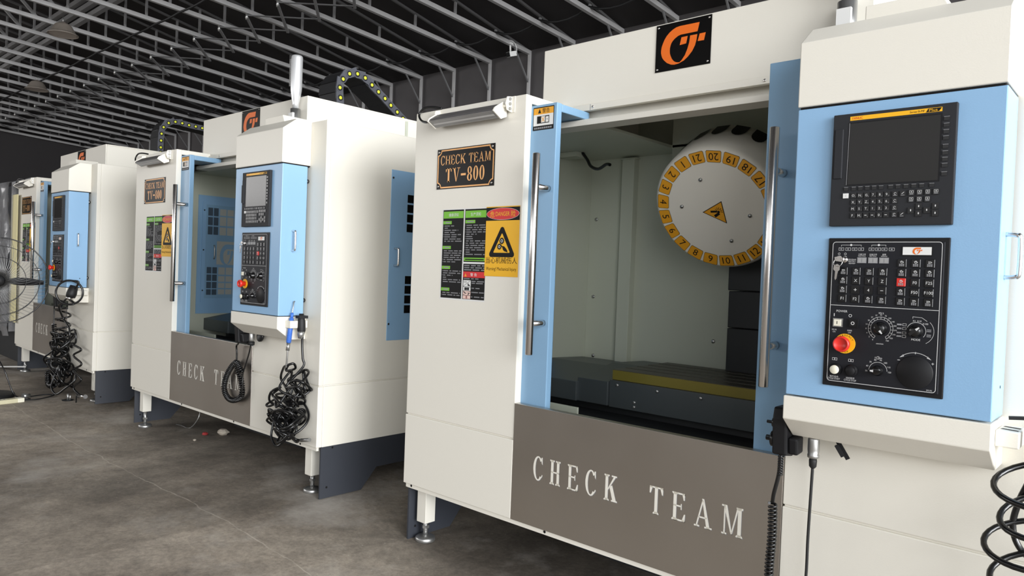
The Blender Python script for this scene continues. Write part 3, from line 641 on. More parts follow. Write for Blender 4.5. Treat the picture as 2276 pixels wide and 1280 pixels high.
    for py in (410, 655, 905): m.lathe([(0.006, 0), (0.005, 0.003), (0, 0.004)], f.P(0.388, Z(py), 0.012), (1, 0, 0), 'rubber', 8)
    wn = m.build('access_window', ln)
    # tool drum
    tl = 0.5149; n = Vector((0.0616 * math.cos(tl), -math.cos(tl), -math.sin(tl))).normalized(); u = Vector((0, 0, 1)).cross(n).normalized()
    if u.x < 0: u = -u
    v_ = u.cross(n).normalized()
    if v_.z < 0: v_ = -v_
    c0 = Vector((1.2472, 0.6, 1.6076)); m = MB()
    m.lathe([(0.262, 0.0), (0.270, -0.006), (0.280, -0.020), (0.286, -0.15), (0.286, -0.235), (0.10, -0.235), (0.10, -0.30)], c0, n, 'white', 63)
    for i in range(21):                                  # pocket notches round the back rim
        a = 1.7469 + (i + 0.5) * 2 * PI / 21; rd = u * math.cos(a) + v_ * math.sin(a); tg = -u * math.sin(a) + v_ * math.cos(a)
        pc = c0 + rd * 0.287 - n * 0.18; vs = [pc + tg * 0.030 - n * 0.055 + rd * 0.0006, pc - tg * 0.030 - n * 0.055 + rd * 0.0006]
        for j in range(9):
            b = PI * j / 8; vs.append(pc - tg * 0.030 * math.cos(b) + n * (0.050 * math.sin(b)) + rd * 0.0009)
        m.add(vs, [tuple(range(len(vs)))], 'plate')
    f = Face(m, c0, u, v_, n)
    for a, r in ((0.95, 0.142), (2.62, 0.142), (4.05, 0.142), (5.65, 0.142)):
        pass
    for px, py in ((-0.044, 0.140), (-0.150, 0.022), (0.141, -0.028), (0.045, -0.142)): m.lathe([(0.008, 0), (0.008, 0.006), (0, 0.007)], f.P(px, py, 0), n, 'steel', 8)
    dr_ = m.build('tool_drum', root); tag(dr_, 'white round tool drum with yellow number tags')
    for i in range(1, 22):
        g = MB(); a = 1.7469 + i * 2 * PI / 21; rd = (math.cos(a), math.sin(a)); ctr = c0 + u * rd[0] * 0.2386 + v_ * rd[1] * 0.2386
        uu = (-u * math.sin(a) + v_ * math.cos(a)); vv = -(u * rd[0] + v_ * rd[1])
        ff = Face(g, ctr, -uu if False else uu, vv, n); ff.poly([(-0.026, 0.026), (0.026, 0.026), (0.030, 0.020), (0.033, -0.020), (0.029, -0.025), (-0.029, -0.025), (-0.033, -0.020), (-0.030, 0.020)][::1], 0.0010, 'inkblack')
        ff.poly([(-0.025, 0.0245), (0.025, 0.0245), (0.0285, 0.019), (0.0315, -0.019), (0.028, -0.0235), (-0.028, -0.0235), (-0.0315, -0.019), (-0.0285, 0.019)], 0.0014, 'tagyel')
        ff.text(str(i), 0, 0.001, 0.031, 0.0018, 'inkblack'); g.build('number_tag', dr_)
    g = MB(); f = Face(g, c0, u, v_, n); q = [(-0.062, -0.008), (0.030, 0.040), (0.038, -0.062)]
    f.poly(q, 0.0010, 'inkblack'); cx = sum(p[0] for p in q) / 3; cy = sum(p[1] for p in q) / 3
    f.poly([(cx + (p[0] - cx) * 0.9, cy + (p[1] - cy) * 0.9) for p in q], 0.0014, 'tagyel')
    f.line([(-0.025, -0.006), (0.004, -0.006)], 0.009, 0.0018, 'inkblack'); f.line([(-0.010, -0.028), (0.012, -0.014)], 0.012, 0.0018, 'inkblack'); f.disc(0.010, -0.008, 0.006, 0.0018, 'inkblack', 12)
    for k in range(6):
        a = math.radians(-10 + k * 30); f.line([(0.011 + 0.008 * math.cos(a), -0.006 + 0.008 * math.sin(a)), (0.011 + 0.019 * math.cos(a), -0.006 + 0.019 * math.sin(a))], 0.0025, 0.0018, 'inkblack')
    g.build('warning_triangle', dr_)
    # column cover, table, way covers
    m = MB()
    for i, (z0, z1, dx) in enumerate(((0.88, 1.10, 0.0), (1.10, 1.27, 0.012), (1.27, 1.62, 0.004))): m.box(1.175 + dx * 0.3, 1.80, 0.90 - 0.006 * i, 0.999, z0, z1 - 0.003, 'cast')
    m.build('column_cover', root, 0.004)
    m = MB(); y0 = 0.455
    m.box(0.860, 1.80, y0, 0.925, 0.82, 0.886, 'tabletop')
    sl = [0.455, 0.540, 0.556, 0.635, 0.651, 0.730, 0.746, 0.825, 0.841, 0.925]
    for i in range(0, 10, 2): m.box(0.860, 1.80, sl[i], sl[i + 1], 0.886, 0.902, 'tabletop')
    m.box(0.862, 1.80, 0.450, 0.455, 0.858, 0.900, 'oil'); wt = m.build('work_table', root, 0.0015)
    m = MB(); m.box(0.858, 1.80, 0.436, 0.4495, 0.738, 0.857, 'cover')
    for x, z in ((0.90, 0.838), (1.10, 0.838), (1.30, 0.838), (0.99, 0.775), (0.99, 0.755)): m.lathe([(0.008, 0), (0.007, 0.006), (0, 0.007)], (x, 0.436, z), (0, -1, 0), 'steel', 8)
    m.build('front_apron', wt, 0.002)
    for x0, x1, z1, yy in ((0.690, 0.857, 0.868, 0.425), (0.302, 0.695, 0.850, 0.410)):
        m = MB(); m.prism([(yy, 0.742), (0.98, 0.742), (0.98, z1 + 0.02), (0.70, z1 + 0.03), (yy, z1 - 0.02)], 'x', x0, x1, 'cover'); m.build('way_cover', root, 0.003)
    m = MB(); m.box(0.45, 2.1, 0.52, 1.0, 0.15, 0.735, 'cast'); m.box(0.62, 1.55, 0.52, 1.0, 0.03, 0.15, 'cast'); m.box(0.35, 2.2, 0.30, 0.50, 0.36, 0.70, 'cast'); m.box(0.20, 2.3, 1.03, 1.9, 0.03, 1.9, 'cast')
    m.build('base_casting', root)
    # ---- hanging control cabinet
    bx0, bx1, by, bz0, bz1 = 1.873, 2.372, -0.168, 0.995, 1.803
    m = MB(); m.box(bx0, bx1, by, -0.017, bz0, bz1, 'blue'); cb = m.build('control_cabinet', root, 0.003)
    m = MB().tube(smoothpath([(bx1, -0.098, 1.345), (bx1 + 0.022, -0.098, 1.347), (bx1 + 0.030, -0.098, 1.356), (bx1 + 0.030, -0.098, 1.440), (bx1 + 0.022, -0.098, 1.449), (bx1, -0.098, 1.451)], 4), 0.0055, 'chrome', 10); m.build('handle', cb)
    m = MB()
    for z in (1.078, 1.725): m.lathe([(0.009, 0), (0.012, 0.005), (0.012, 0.014), (0.005, 0.017)], (2.350, -0.010, z), (1, -0.2, 0), 'rubber', 12)
    m.lathe([(0.004, 0), (0.004, 0.0007)], (bx1, -0.072, 1.072), (1, 0, 0), 'inkblack', 10); m.build('latch_knob', cb)
    m = MB(); m.prism([(by - 0.004, 1.809), (by - 0.004, 1.990), (-0.092, 2.050), (0.0, 2.050), (0.0, 1.809)], 'x', bx0, bx1 + 0.001, 'white'); m.box(bx0 + 0.004, bx1 - 0.004, by + 0.004, 0, 1.802, 1.810, 'inkblack'); m.build('cabinet_cap', root, 0.003)
    m = MB(); m.prism([(by - 0.004, 0.991), (by - 0.004, 0.925), (-0.092, 0.866), (0.0, 0.866), (0.0, 0.991)], 'x', bx0 - 0.004, bx1 + 0.002, 'white'); tr = m.build('cabinet_tray', root, 0.003)
    m = MB(); m.prism([(-0.125, 0.972), (-0.125, 0.932), (-0.02, 0.932), (-0.02, 0.972)], 'x', bx1 + 0.002, bx1 + 0.052, 'white')
    f = Face(m, (bx1 + 0.002, -0.125, 0.972), (1, 0, 0), (0, 1, 0), (0, 0, 1)); f.poly([(0.006, 0.030), (0.044, 0.020), (0.044, 0.032), (0.010, 0.040)], 0.0006, 'inkblack'); f.poly([(0.006, 0.070), (0.044, 0.060), (0.044, 0.075), (0.010, 0.080)], 0.0006, 'inkblack')
    m.build('tool_holder', tr, 0.003)
    # ---- display unit
    m = MB(); f = Face(m, (1.977, by, 1.471)); w_, h_ = 0.294, 0.302
    f.block(0, 0, w_, h_, 0, 0.014, 'panel'); f.block(0.006, 0.128, 0.028, 0.262, 0.014, 0.018, 'panel'); du = m.build('display_unit', root, 0.002)
    f.o = Vector((1.977, by - 0.014, 1.471))
    g = MB(); f.mb = g; f.frame(0.040, 0.108, 0.262, 0.278, 0.0035, 0.0006, 'black'); f.rect(0.0425, 0.1105, 0.2595, 0.2755, 0.0004, 'screen'); f.line([(0.0405, 0.11), (0.0425, 0.276)], 0.0012, 0.0010, 'inkgrey'); g.build('screen', du)
    g = MB(); f.mb = g; f.rect(0.043, 0.2825, 0.261, 0.2935, 0.0004, 'ylabel'); f.text('FANUC', 0.049, 0.288, 0.0066, 0.0008, 'red', 0.026, 'l'); f.text('Series 0i-MF', 0.222, 0.288, 0.0050, 0.0008, 'inkblack', 0.034, 'r')
    f.poly([(0.225, 0.2835), (0.230, 0.2925), (0.260, 0.2925), (0.254, 0.2835)], 0.0008, 'inkblack'); f.text('Plus', 0.241, 0.288, 0.0068, 0.0012, 'ylabel', 0.019); g.build('name_strip', du)
    g = MB(); f.mb = g
    def key(fc, a, b, wd, hh, t=None, k='key', ink='ink', h=0.0025, th=None, sub=False):
        fc.block(a - wd / 2, b - hh / 2, a + wd / 2, b + hh / 2, 0, h, k)
        if t in '-=.' if t else False: fc.rect(a - wd * 0.3, b - hh * 0.05, a + wd * 0.12, b + hh * 0.05, h + 0.0003, ink)
        elif t: fc.text(t, a - (wd * 0.1 if sub else 0), b, th or hh * 0.45, h + 0.0003, ink)
        if sub: fc.text(sub, a + wd * 0.28, b - hh * 0.25, hh * 0.2, h + 0.0003, 'inkgrey')
    for i in range(12):
        a = 0.041 + [0, .0195, .0365, .0537, .0705, .0875, .1105, .128, .1465, .1645, .1825, .205][i]
        f.block(a - 0.0055, 0.0945, a + 0.0055, 0.1045, 0, 0.002, 'key'); f.rect(a - 0.0055, 0.1035, a + 0.0055, 0.1045, 0.0024, 'inkgrey')
    for i in range(9):
        b = 0.2645 - [0, .0165, .0325, .048, .0690, .085, .101, .116, .137][i]
        f.block(0.266, b - 0.006, 0.2785, b + 0.004, 0, 0.002, 'key'); f.rect(0.266, b + 0.003, 0.2785, b + 0.004, 0.0024, 'inkgrey')
    f.block(0.034, 0.0745, 0.0475, 0.0875, 0, 0.003, 'white_sign'); f.text('//', 0.041, 0.081, 0.004, 0.0034, 'inkgrey')
    kr = ['ONG789', 'XYZ456', 'MST123', 'FH=-0.']; sb = ['PQRACD', 'UVWHKB', 'IJKLET', 'LDE+*/']
    for r in range(4):
        for c_ in range(6): key(f, 0.0615 + c_ * 0.0165, 0.081 - r * 0.0178, 0.0135, 0.0142, kr[r][c_], sub=sb[r][c_], th=0.0062)
        key(f, 0.0615 + 6.15 * 0.0165, 0.081 - r * 0.0178, 0.0135, 0.0142); f.ring(0.163, 0.082 - r * 0.0178, 0.003, 0.0022, 0.0029, 'ink', 0, 300, 8); f.rect(0.1585, 0.0765 - r * 0.0178, 0.1675, 0.078 - r * 0.0178, 0.0029, 'inkgrey')
    for a, b in ((0.181, 0.081), (0.181, 0.0276)): key(f, a, b, 0.0135, 0.0142); f.line([(a - 0.003, b - 0.001), (a + 0.003, b + 0.004)], 0.0012, 0.0029, 'ink'); f.rect(a - 0.004, b - 0.0048, a + 0.004, b - 0.0034, 0.0029, 'inkgrey')
    for r in range(2):
        for c_ in range(4 - r):
            a, b = 0.201 + c_ * 0.0185, 0.083 - r * 0.0178; key(f, a, b, 0.014, 0.0145); f.frame(a - 0.0045, b - 0.002, a + 0.0045, b + 0.005, 0.0007, 0.0029, 'ink'); f.disc(a, b + 0.0015, 0.0015, 0.0029, 'ink', 6); f.rect(a - 0.0045, b - 0.0052, a + 0.0045, b - 0.0036, 0.0029, 'inkgrey')
    for a, b in ((0.201, 0.037), (0.219, 0.047), (0.219, 0.029), (0.2375, 0.037), (0.2565, 0.047), (0.2565, 0.029)): key(f, a, b, 0.0145, 0.0155); f.rect(a - 0.0012, b - 0.002, a + 0.0012, b + 0.003, 0.0029, 'ink')
    g.build('keypad', du)
    # ---- operator panel
    m = MB(); f = Face(m, (1.976, by, 1.036)); w_, h_ = 0.292, 0.403
    f.block(0, 0, w_, h_, 0, 0.006, 'black'); f.block(0.010, 0.010, w_ - 0.010, h_ - 0.010, 0.006, 0.009, 'opanel'); op = m.build('operator_panel', root, 0.002)
    f.o = Vector((1.976, by - 0.009, 1.036)); d = 0.0004
    g = MB(); f.mb = g
    rr = 0.012
    def rrect(a0, b0, a1, b1, r, t):
        f.line([(a0 + r, b0), (a1 - r, b0)], t, d, 'ink'); f.line([(a0 + r, b1), (a1 - r, b1)], t, d, 'ink'); f.line([(a0, b0 + r), (a0, b1 - r)], t, d, 'ink'); f.line([(a1, b0 + r), (a1, b1 - r)], t, d, 'ink')
        for cx, cy, q in ((a0 + r, b0 + r, 180), (a1 - r, b0 + r, 270), (a1 - r, b1 - r, 0), (a0 + r, b1 - r, 90)): f.ring(cx, cy, r + t / 2, r - t / 2, d, 'ink', q, q + 90, 8)
    rrect(0.013, 0.014, 0.276, 0.392, 0.008, 0.0014); f.line([(0.013, 0.2205), (0.276, 0.2205)], 0.0013, d, 'ink')
    for i, a in enumerate((0.035, 0.0525, 0.0690, 0.0855, 0.1115, 0.1275, 0.1430, 0.1605)):
        f.frame(a - 0.0065, 0.369, a + 0.0065, 0.377, 0.0007, d, 'ink'); f.rect(a - 0.0025, 0.3715, a + 0.002, 0.3745, d, 'inkgrey')
    for a0, a1, c_ in ((0.035, 0.0855, 0.060), (0.1115, 0.146, 0.129)): f.line([(a0, 0.380), (a0, 0.384), (a1, 0.384), (a1, 0.380)], 0.0008, d, 'ink'); f.disc(c_, 0.384, 0.003, d + 0.0003, 'ink', 8)
    for i, a in enumerate((0.0885, 0.1160, 0.1430)): f.block(a - 0.0115, 0.336, a + 0.0115, 0.351, 0, 0.001, 'inkgrey'); f.rect(a - 0.0095, 0.338, a - 0.001, 0.349, 0.0014, 'board'); f.rect(a + 0.001, 0.338, a + 0.0095, 0.349, 0.0014, 'board'); f.text(['刀套刀号', '主轴刀号', '报警'][i], a, 0.359, 0.0045, d, 'ink'); f.text(['MAG.TOOL', 'SPD.TOOL', 'MESSAGE'][i], a, 0.3545, 0.0026, d, 'ink')
    f.text('OFF', 0.030, 0.353, 0.0032, d, 'ink'); f.text('ON', 0.046, 0.353, 0.0032, d, 'ink'); f.ring(0.030, 0.360, 0.003, 0.0022, d, 'ink'); f.ring(0.046, 0.360, 0.003, 0.0022, d, 'ink')
    f.text('PROGRAM', 0.064, 0.345, 0.0034, d, 'ink', 0.019); f.text('PROTECT', 0.064, 0.3405, 0.0034, d, 'ink', 0.019); f.text('程序保护', 0.064, 0.335, 0.0042, d, 'ink', 0.017)
    f.block(0.184, 0.356, 0.256, 0.382, 0, 0.0015, 'black'); f.rect(0.187, 0.359, 0.253, 0.379, 0.0019, 'white_sign'); logo(f, 0.207, 0.358, 0.028, 0.022, 0.0023, 'orange')
    f.text('POWER', 0.044, 0.205, 0.0058, d, 'ink'); f.rect(0.0235, 0.190, 0.0255, 0.198, d, 'ink'); f.ring(0.066, 0.194, 0.0042, 0.0030, d, 'ink')
    f.text('系统上电', 0.026, 0.154, 0.0045, d, 'ink', 0.012); f.text('ON', 0.026, 0.148, 0.0034, d, 'ink'); f.text('系统断电', 0.066, 0.154, 0.0045, d, 'ink', 0.012); f.text('OFF', 0.066, 0.148, 0.0034, d, 'ink')
    for a, t in ((0.031, '循环启动'), (0.073, '进给暂停')): f.frame(a - 0.0065, 0.0705, a + 0.0065, 0.0775, 0.0008, d, 'ink'); f.rect(a - 0.001, 0.072, a + 0.001, 0.076, d, 'ink'); f.text(t, a, 0.0265, 0.005, d, 'ink', 0.022)
    f.text('CYCLE START', 0.031, 0.0205, 0.0048, d, 'ink', 0.032); f.text('CYCLE STOP', 0.073, 0.0205, 0.0048, d, 'ink', 0.031)
    # feed, mode and spindle scales
    cx, cy = 0.1425, 0.1655; f.text('W% %', cx, 0.2055, 0.0048, d, 'ink', 0.013); f.text('mm/min', cx, 0.1255, 0.0038, d, 'ink')
    f.ring(cx, cy, 0.0305, 0.0296, d, 'ink', -60, 240); f.ring(cx, cy, 0.0245, 0.0238, d, 'ink', -60, 240)
    for i, t in enumerate('0 2 4 8 14 20 27 37 52 72 100 140 200 270 370 520 720'.split()):
        a = math.radians(240 - i * 300 / 16); f.text(t, cx + 0.0355 * math.cos(a), cy + 0.0355 * math.sin(a), 0.0036, d, 'ink'); f.line([(cx + 0.024 * math.cos(a), cy + 0.024 * math.sin(a)), (cx + 0.031 * math.cos(a), cy + 0.031 * math.sin(a))], 0.0008, d, 'ink')
    cx2, cy2 = 0.2265, 0.1655; f.ring(cx2, cy2, 0.0225, 0.0215, d, 'ink', -40, 160); f.text('MODE', cx2, 0.1435, 0.0052, d, 'ink'); f.ring(cx2 + 0.006, cy2, 0.0345, 0.0337, d, 'ink', -60, 45)
    for t, a, b in (('X1', -0.006, 0.0255), ('X10', 0.006, 0.0255), ('X100', 0.020, 0.0195)): f.text(t, cx2 + a, cy2 + b, 0.0042, d, 'ink')
    f.line([(cx2 - 0.009, cy2 + 0.031), (cx2 - 0.009, cy2 + 0.036), (cx2 + 0.012, cy2 + 0.0345), (cx2 + 0.024, cy2 + 0.026)], 0.0008, d, 'ink')
    for i, b in enumerate((0.014, 0.004, -0.007, -0.016)): f.rect(cx2 - 0.045, cy2 + b - 0.002, cx2 - 0.034, cy2 + b + 0.002, d, 'inkgrey'); f.frame(cx2 - 0.032, cy2 + b - 0.003, cx2 - 0.023, cy2 + b + 0.003, 0.0007, d, 'ink')
    for b in (0.003, -0.010): f.rect(cx2 + 0.024, cy2 + b - 0.003, cx2 + 0.034, cy2 + b - 0.001, d, 'inkgrey'); f.rect(cx2 + 0.024, cy2 + b + 0.001, cx2 + 0.034, cy2 + b + 0.003, d, 'inkgrey')
    cx3, cy3 = 0.1410, 0.0545; f.ring(cx3, cy3, 0.0225, 0.0216, d, 'ink', 0, 180); f.text('S   /min', cx3, 0.088, 0.0042, d, 'ink'); f.ring(cx3 - 0.001, 0.088, 0.004, 0.0032, d, 'ink')
    for i, t in enumerate('50 60 70 80 90 100 110 120'.split()):
        a = math.radians(186 - i * 27); f.text(t, cx3 + 0.0285 * math.cos(a), cy3 + 0.0285 * math.sin(a), 0.0040, d, 'ink')
    hx, hy = 0.2275, 0.0600; f.ring(hx, hy, 0.0505, 0.0494, d, 'ink', 52, 128); f.poly([(hx + 0.0365, hy + 0.035), (hx + 0.028, hy + 0.0435), (hx + 0.026, hy + 0.039)], d, 'ink'); f.poly([(hx - 0.0365, hy + 0.035), (hx - 0.028, hy + 0.0435), (hx - 0.026, hy + 0.039)], d, 'ink'); f.text('-', hx - 0.038, hy + 0.028, 0.0016, d, 'ink', 0.006); f.text('+', hx + 0.040, hy + 0.026, 0.006, d, 'ink'); f.line([(hx, hy + 0.047), (hx, hy + 0.052)], 0.002, d, 'ink')
    f.text('ZF2.RS', 0.262, 0.0185, 0.0032, d, 'ink')
    g.build('panel_markings', op)
    g = MB(); f.mb = g
    def mkey(a, b, t=None, k='opanel', glyph=0):
        f.block(a - 0.0105, b - 0.0105, a + 0.0105, b + 0.0105, 0, 0.003, 'key' if k != 'redbtn' else 'redbtn')
        if t == '-': f.rect(a - 0.0035, b - 0.0007, a + 0.0035, b + 0.0007, 0.0034, 'ink'); return
        if t: f.text(t, a, b, 0.0075, 0.0034, 'ink'); return
        gr = random.Random(glyph)
        f.line([(a - 0.004, b + 0.004), (a + 0.003, b + 0.004), (a + 0.004, b + 0.001)], 0.0013, 0.0034, 'ink')
        if gr.random() < 0.5: f.ring(a, b + 0.003, 0.0035, 0.0025, 0.0034, 'ink', gr.uniform(0, 90), 360, 10)
        else: f.rect(a - 0.004, b, a + 0.002, b + 0.0012, 0.0034, 'ink')
        for j in range(3): f.rect(a - 0.006 + j * 0.0042, b - 0.0045, a - 0.0028 + j * 0.0042, b - 0.0018, 0.0034, 'inkgrey'); f.rect(a - 0.006 + j * 0.0042, b - 0.0078, a - 0.0028 + j * 0.0042, b - 0.0054, 0.0034, 'inkgrey')
    tl_ = [[None] * 4, [None, 'X', 'Y', 'Z'], [None, '+', '4', '-'], ['F1', 'F2', None, None]]
    for r in range(4):
        for c_ in range(4):
            g = MB(); f.mb = g; mkey(0.0435 + c_ * 0.0328, 0.3135 - r * 0.0245, tl_[r][c_], glyph=r * 4 + c_); g.build('key', op, 0.0008, 1)
    tr_ = [[None] * 3, [None] * 3, ['', 'F0', 'F25'], [None, 'F50', 'F100'], [None] * 3]
    for r in range(5):
        for c_ in range(3):
            if r == 2 and c_ == 0: continue
            g = MB(); f.mb = g; mkey(0.1865 + c_ * 0.0322, 0.3375 - r * 0.0247, tr_[r][c_], glyph=40 + r * 3 + c_); g.build('key', op, 0.0008, 1)
    g = MB(); f.mb = g; mkey(0.1865, 0.2881, None, 'redbtn', 3); tag(g.build('key', op, 0.0008, 1), 'red key')
    def part(name, fn, lab=None):
        g = MB(); fn(g); o = g.build(name, op)
        if lab: tag(o, lab)
    P = f.P; N_ = f.n
    def estop(g):
        g.lathe([(0.0265, 0), (0.0265, 0.003)], P(0.0560, 0.118), N_, 'ylabel', 32)
        ff = Face(g, P(0.056, 0.118, 0.003))
        for i, t in enumerate('EMERGENCY'): a = math.radians(150 - i * 15); ff.text(t, 0.0225 * math.cos(a), 0.0225 * math.sin(a), 0.0045, 0.0004, 'inkblack', rot=a - PI / 2)
        for i, t in enumerate('STOP'): a = math.radians(247 + i * 15); ff.text(t, 0.0225 * math.cos(a), 0.0225 * math.sin(a), 0.0045, 0.0004, 'inkblack', rot=a + PI / 2)
        g.lathe([(0.014, 0.003), (0.014, 0.020), (0.0205, 0.024), (0.0215, 0.030), (0.0205, 0.036), (0.017, 0.039), (0.0165, 0.0375), (0, 0.0375)], P(0.056, 0.118), N_, 'redbtn', 32)
    part('emergency_stop', estop, 'red mushroom button on a yellow ring')
    def knob(cx, cy, ang, r=0.017):
        def fn(g):
            g.lathe([(r, 0), (r, 0.003), (r * 0.86, 0.005), (r * 0.80, 0.016), (r * 0.7, 0.018), (0, 0.018)], P(cx, cy), N_, 'rubber', 28)
            a = math.radians(ang); dx, dy = math.cos(a), math.sin(a); ff = Face(g, P(cx, cy, 0.018))
            g.bar(P(cx - dx * r * 0.85, cy - dy * r * 0.85, 0.019), P(cx + dx * r * 0.95, cy + dy * r * 0.95, 0.017), r * 0.45, 'rubber', 0.010, up=tuple(N_))
            ff.poly([(dx * r * 0.95 - dy * 0.0016, dy * r * 0.95 + dx * 0.0016), (dx * r * 0.35 - dy * 0.003, dy * r * 0.35 + dx * 0.003), (dx * r * 0.35 + dy * 0.003, dy * r * 0.35 - dx * 0.003), (dx * r * 0.95 + dy * 0.0016, dy * r * 0.95 - dx * 0.0016)], 0.0066, 'ink')
        return fn
    part('rotary_switch', knob(cx, cy, -50)); part('rotary_switch', knob(cx2, cy2, 40, 0.0165)); part('rotary_switch', knob(cx3, cy3, 178, 0.0135))
    part('handwheel_cover', lambda g: g.lathe([(0.0425, 0), (0.0425, 0.002), (0.041, 0.0035), (0, 0.0035)], P(hx, hy), N_, 'black', 48))
    def btn(k, a, b):
        def fn(g): g.lathe([(0.0165, 0), (0.0165, 0.006), (0.0135, 0.008), (0.0135, 0.010)], P(a, b), N_, 'black', 28); g.lathe([(0.0118, 0.010), (0.0118, 0.0135), (0.011, 0.0145), (0, 0.0145)], P(a, b), N_, k, 28)
        return fn
    part('start_button', btn('ivory', 0.035, 0.046)); part('stop_button', btn('black', 0.076, 0.047))
    def sq(k, a, b, mk):
        def fn(g):
            ff = Face(g, P(a, b)); ff.block(-0.0125, -0.0115, 0.0125, 0.0115, 0, 0.006, 'steel' if k == 'ivory' else 'black'); ff.block(-0.0085, -0.0085, 0.0085, 0.0085, 0.006, 0.010, k)
            if mk == 'I': ff.rect(-0.0008, -0.004, 0.0008, 0.004, 0.0104, 'inkblack')
            else: ff.ring(0, 0, 0.0045, 0.0028, 0.0104, 'ink')
        return fn
    part('power_button', sq('ivory', 0.036, 0.1735, 'I')); part('power_button', sq('key', 0.076, 0.1745, 'O'))
    part('key_lock', lambda g: g.lathe([(0.0085, 0), (0.0085, 0.004), (0.007, 0.0055), (0, 0.0055)], P(0.0455, 0.3440), N_, 'chrome', 20))
    # ---- signal lamp and junction box on top
    m = MB(); lx, ly = 1.872, 0.200; m.lathe([(0.030, 2.046), (0.030, 2.218)], (lx, ly, 0), (0, 0, 1), 'steel', 24); m.box(lx - 0.022, lx + 0.022, ly - 0.034, ly - 0.012, 2.10, 2.190, 'white_sign'); sl_ = m.build('signal_lamp', root)
    m = MB(); m.lathe([(0.019, 2.218), (0.019, 2.248), (0.024, 2.270), (0.033, 2.325), (0.0345, 2.345), (0.0345, 2.525), (0.033, 2.535), (0.028, 2.540), (0, 2.540)], (lx, ly, 0), (0, 0, 1), 'clear', 32)
    for i in range(22): m.box(lx - 0.022, lx - 0.006, ly - 0.0362, ly - 0.031, 2.352 + i * 0.0075, 2.356 + i * 0.0075, 'board')
    m.build('lamp_tube', sl_)
    m = MB(); m.prism([(2.012, 2.050), (2.012, 2.094), (2.20, 2.094), (2.22, 2.050)][::-1], 'y', -0.075, 0.10, 'white'); m.build('junction_box', root, 0.003)
    # ---- skirts, underneath
    for x0 in (0.002, W - 0.012):
        m = MB(); m.prism([(0.028, ZB_), (0.028, 0.012), (0.30, 0.012), (0.405, 0.125), (1.35, 0.125), (1.45, 0.012), (2.0, 0.012), (2.0, ZB_)], 'x', x0, x0 + 0.010, 'slate')
        for y, z in ((0.10, 0.283), (0.07, 0.07)): m.lathe([(0.006, 0), (0.006, 0.002)], (x0 + 0.010, y, z), (1, 0, 0), 'inkblack', 8)
        m.build('skirt_plate', root)
    return root

def add_legs(root, loc, rz):
    cr, sr = math.cos(rz), math.sin(rz)
    for x in (0.072, W - 0.160):
        for y in (0.085, 1.85):
            wx = loc[0] + cr * x - sr * y; zf = fz(wx) - loc[2]
            m = MB().box(x - 0.031, x + 0.031, y - 0.031, y + 0.031, 0.105, ZB_ - 0.004, 'white'); lg = m.build('leg', root, 0.002)
            m = MB(); m.cyl((x, y, zf + 0.02), (x, y, 0.106), 0.012, 'steel', 12); m.lathe([(0.018, 0), (0.018, 0.014)], (x, y, zf + 0.062), (0, 0, 1), 'steel', 6, False)
            m.lathe([(0.046, 0.0), (0.048, 0.004), (0.048, 0.018), (0.040, 0.024), (0.016, 0.030)], (x, y, zf), (0, 0, 1), 'steel', 24); m.build('leveling_foot', lg)

def drag_chain(root, dots, x=1.75):
    pts = [Vector((x, y, z)) for y, z in dots]; ch = None; wdt = 0.20
    holder = None
    for i, p in enumerate(pts):
        a = pts[i - 1] if i else p - (pts[1] - p); b = pts[i + 1] if i < len(pts) - 1 else p + (p - pts[i - 1])
        t = (b - a).normalized(); n = Vector((0, -t.z, t.y)); h = 0.027; L = (b - a).length / 4
        m = MB()
        for xx, th in ((x, 0.012), (x - wdt, 0.012)):
            ring = [p + t * (math.cos(q) * h) + n * (math.sin(q) * h) for q in [PI / 2 + PI * j / 10 for j in range(11)]] + [p + t * L * 2.2 - n * h, p + t * L * 2.2 + n * h]
            vs = [v - Vector((th if i % 2 else th * 0.6, 0, 0)) for v in ring] + [v + Vector((0.0 if i % 2 else 0.003, 0, 0)) for v in ring]; k = len(ring)
            m.add(vs, [tuple(range(k)), tuple(range(2 * k - 1, k - 1, -1))] + [(j, k + j, k + (j + 1) % k, (j + 1) % k) for j in range(k)], 'chain')
        m.lathe([(0.020, 0), (0.018, 0.0015), (0.0, 0.0015)], p + Vector((0.003, 0, 0)), (1, 0, 0), 'chaindark', 18)
        m.lathe([(0.011, 0), (0.011, 0.002), (0, 0.0025)], p + Vector((0.0045, 0, 0)), (1, 0, 0), 'pin', 14)
        for s_ in (-1, 1): m.bar(p + n * s_ * h * 0.85 + Vector((-0.008, 0, 0)), p + n * s_ * h * 0.85 + Vector((-wdt, 0, 0)), L * 2.2, 'chaindark', 0.006, up=tuple(n))
        if holder is None: holder = m.build('cable_chain', root)
        else: m.build('chain_link', holder)

LOC = [((0, 0, 0), 0.0), ((-3.1884, -0.0639, 0.0415), 0.0063), ((-6.5573, -0.0124, 0.0552), -0.0182)]
LAB = ['nearest white machining center, its control panel largest, numbered tool drum in the open door',
       'middle white machining center, grey cable chain arching over it and blue vented side panel',
       'farthest fully visible white machining center, behind the black pedestal fan']
m1 = make_machine(LAB[0]); machines = [m1]
for i in (1, 2):
    c = copy_tree(m1); c['label'] = LAB[i]; c.location = LOC[i][0]; c.rotation_euler = (0, 0, LOC[i][1]); machines.append(c)
for mc, (loc, rz) in zip(machines, LOC): add_legs(mc, loc, rz)
for ch in list(machines[2].children):            # the farthest one carries no signal lamp
    if ch.name.startswith('signal_lamp'):
        for k in list(ch.children): bpy.data.objects.remove(k)
        bpy.data.objects.remove(ch)
du2 = [c for c in machines[1].children if c.name.startswith('display_unit')][0]
MB().box(1.964, 1.984, -0.180, -0.169, 1.606, 1.706, 'panel').build('card_cover', du2, 0.002)
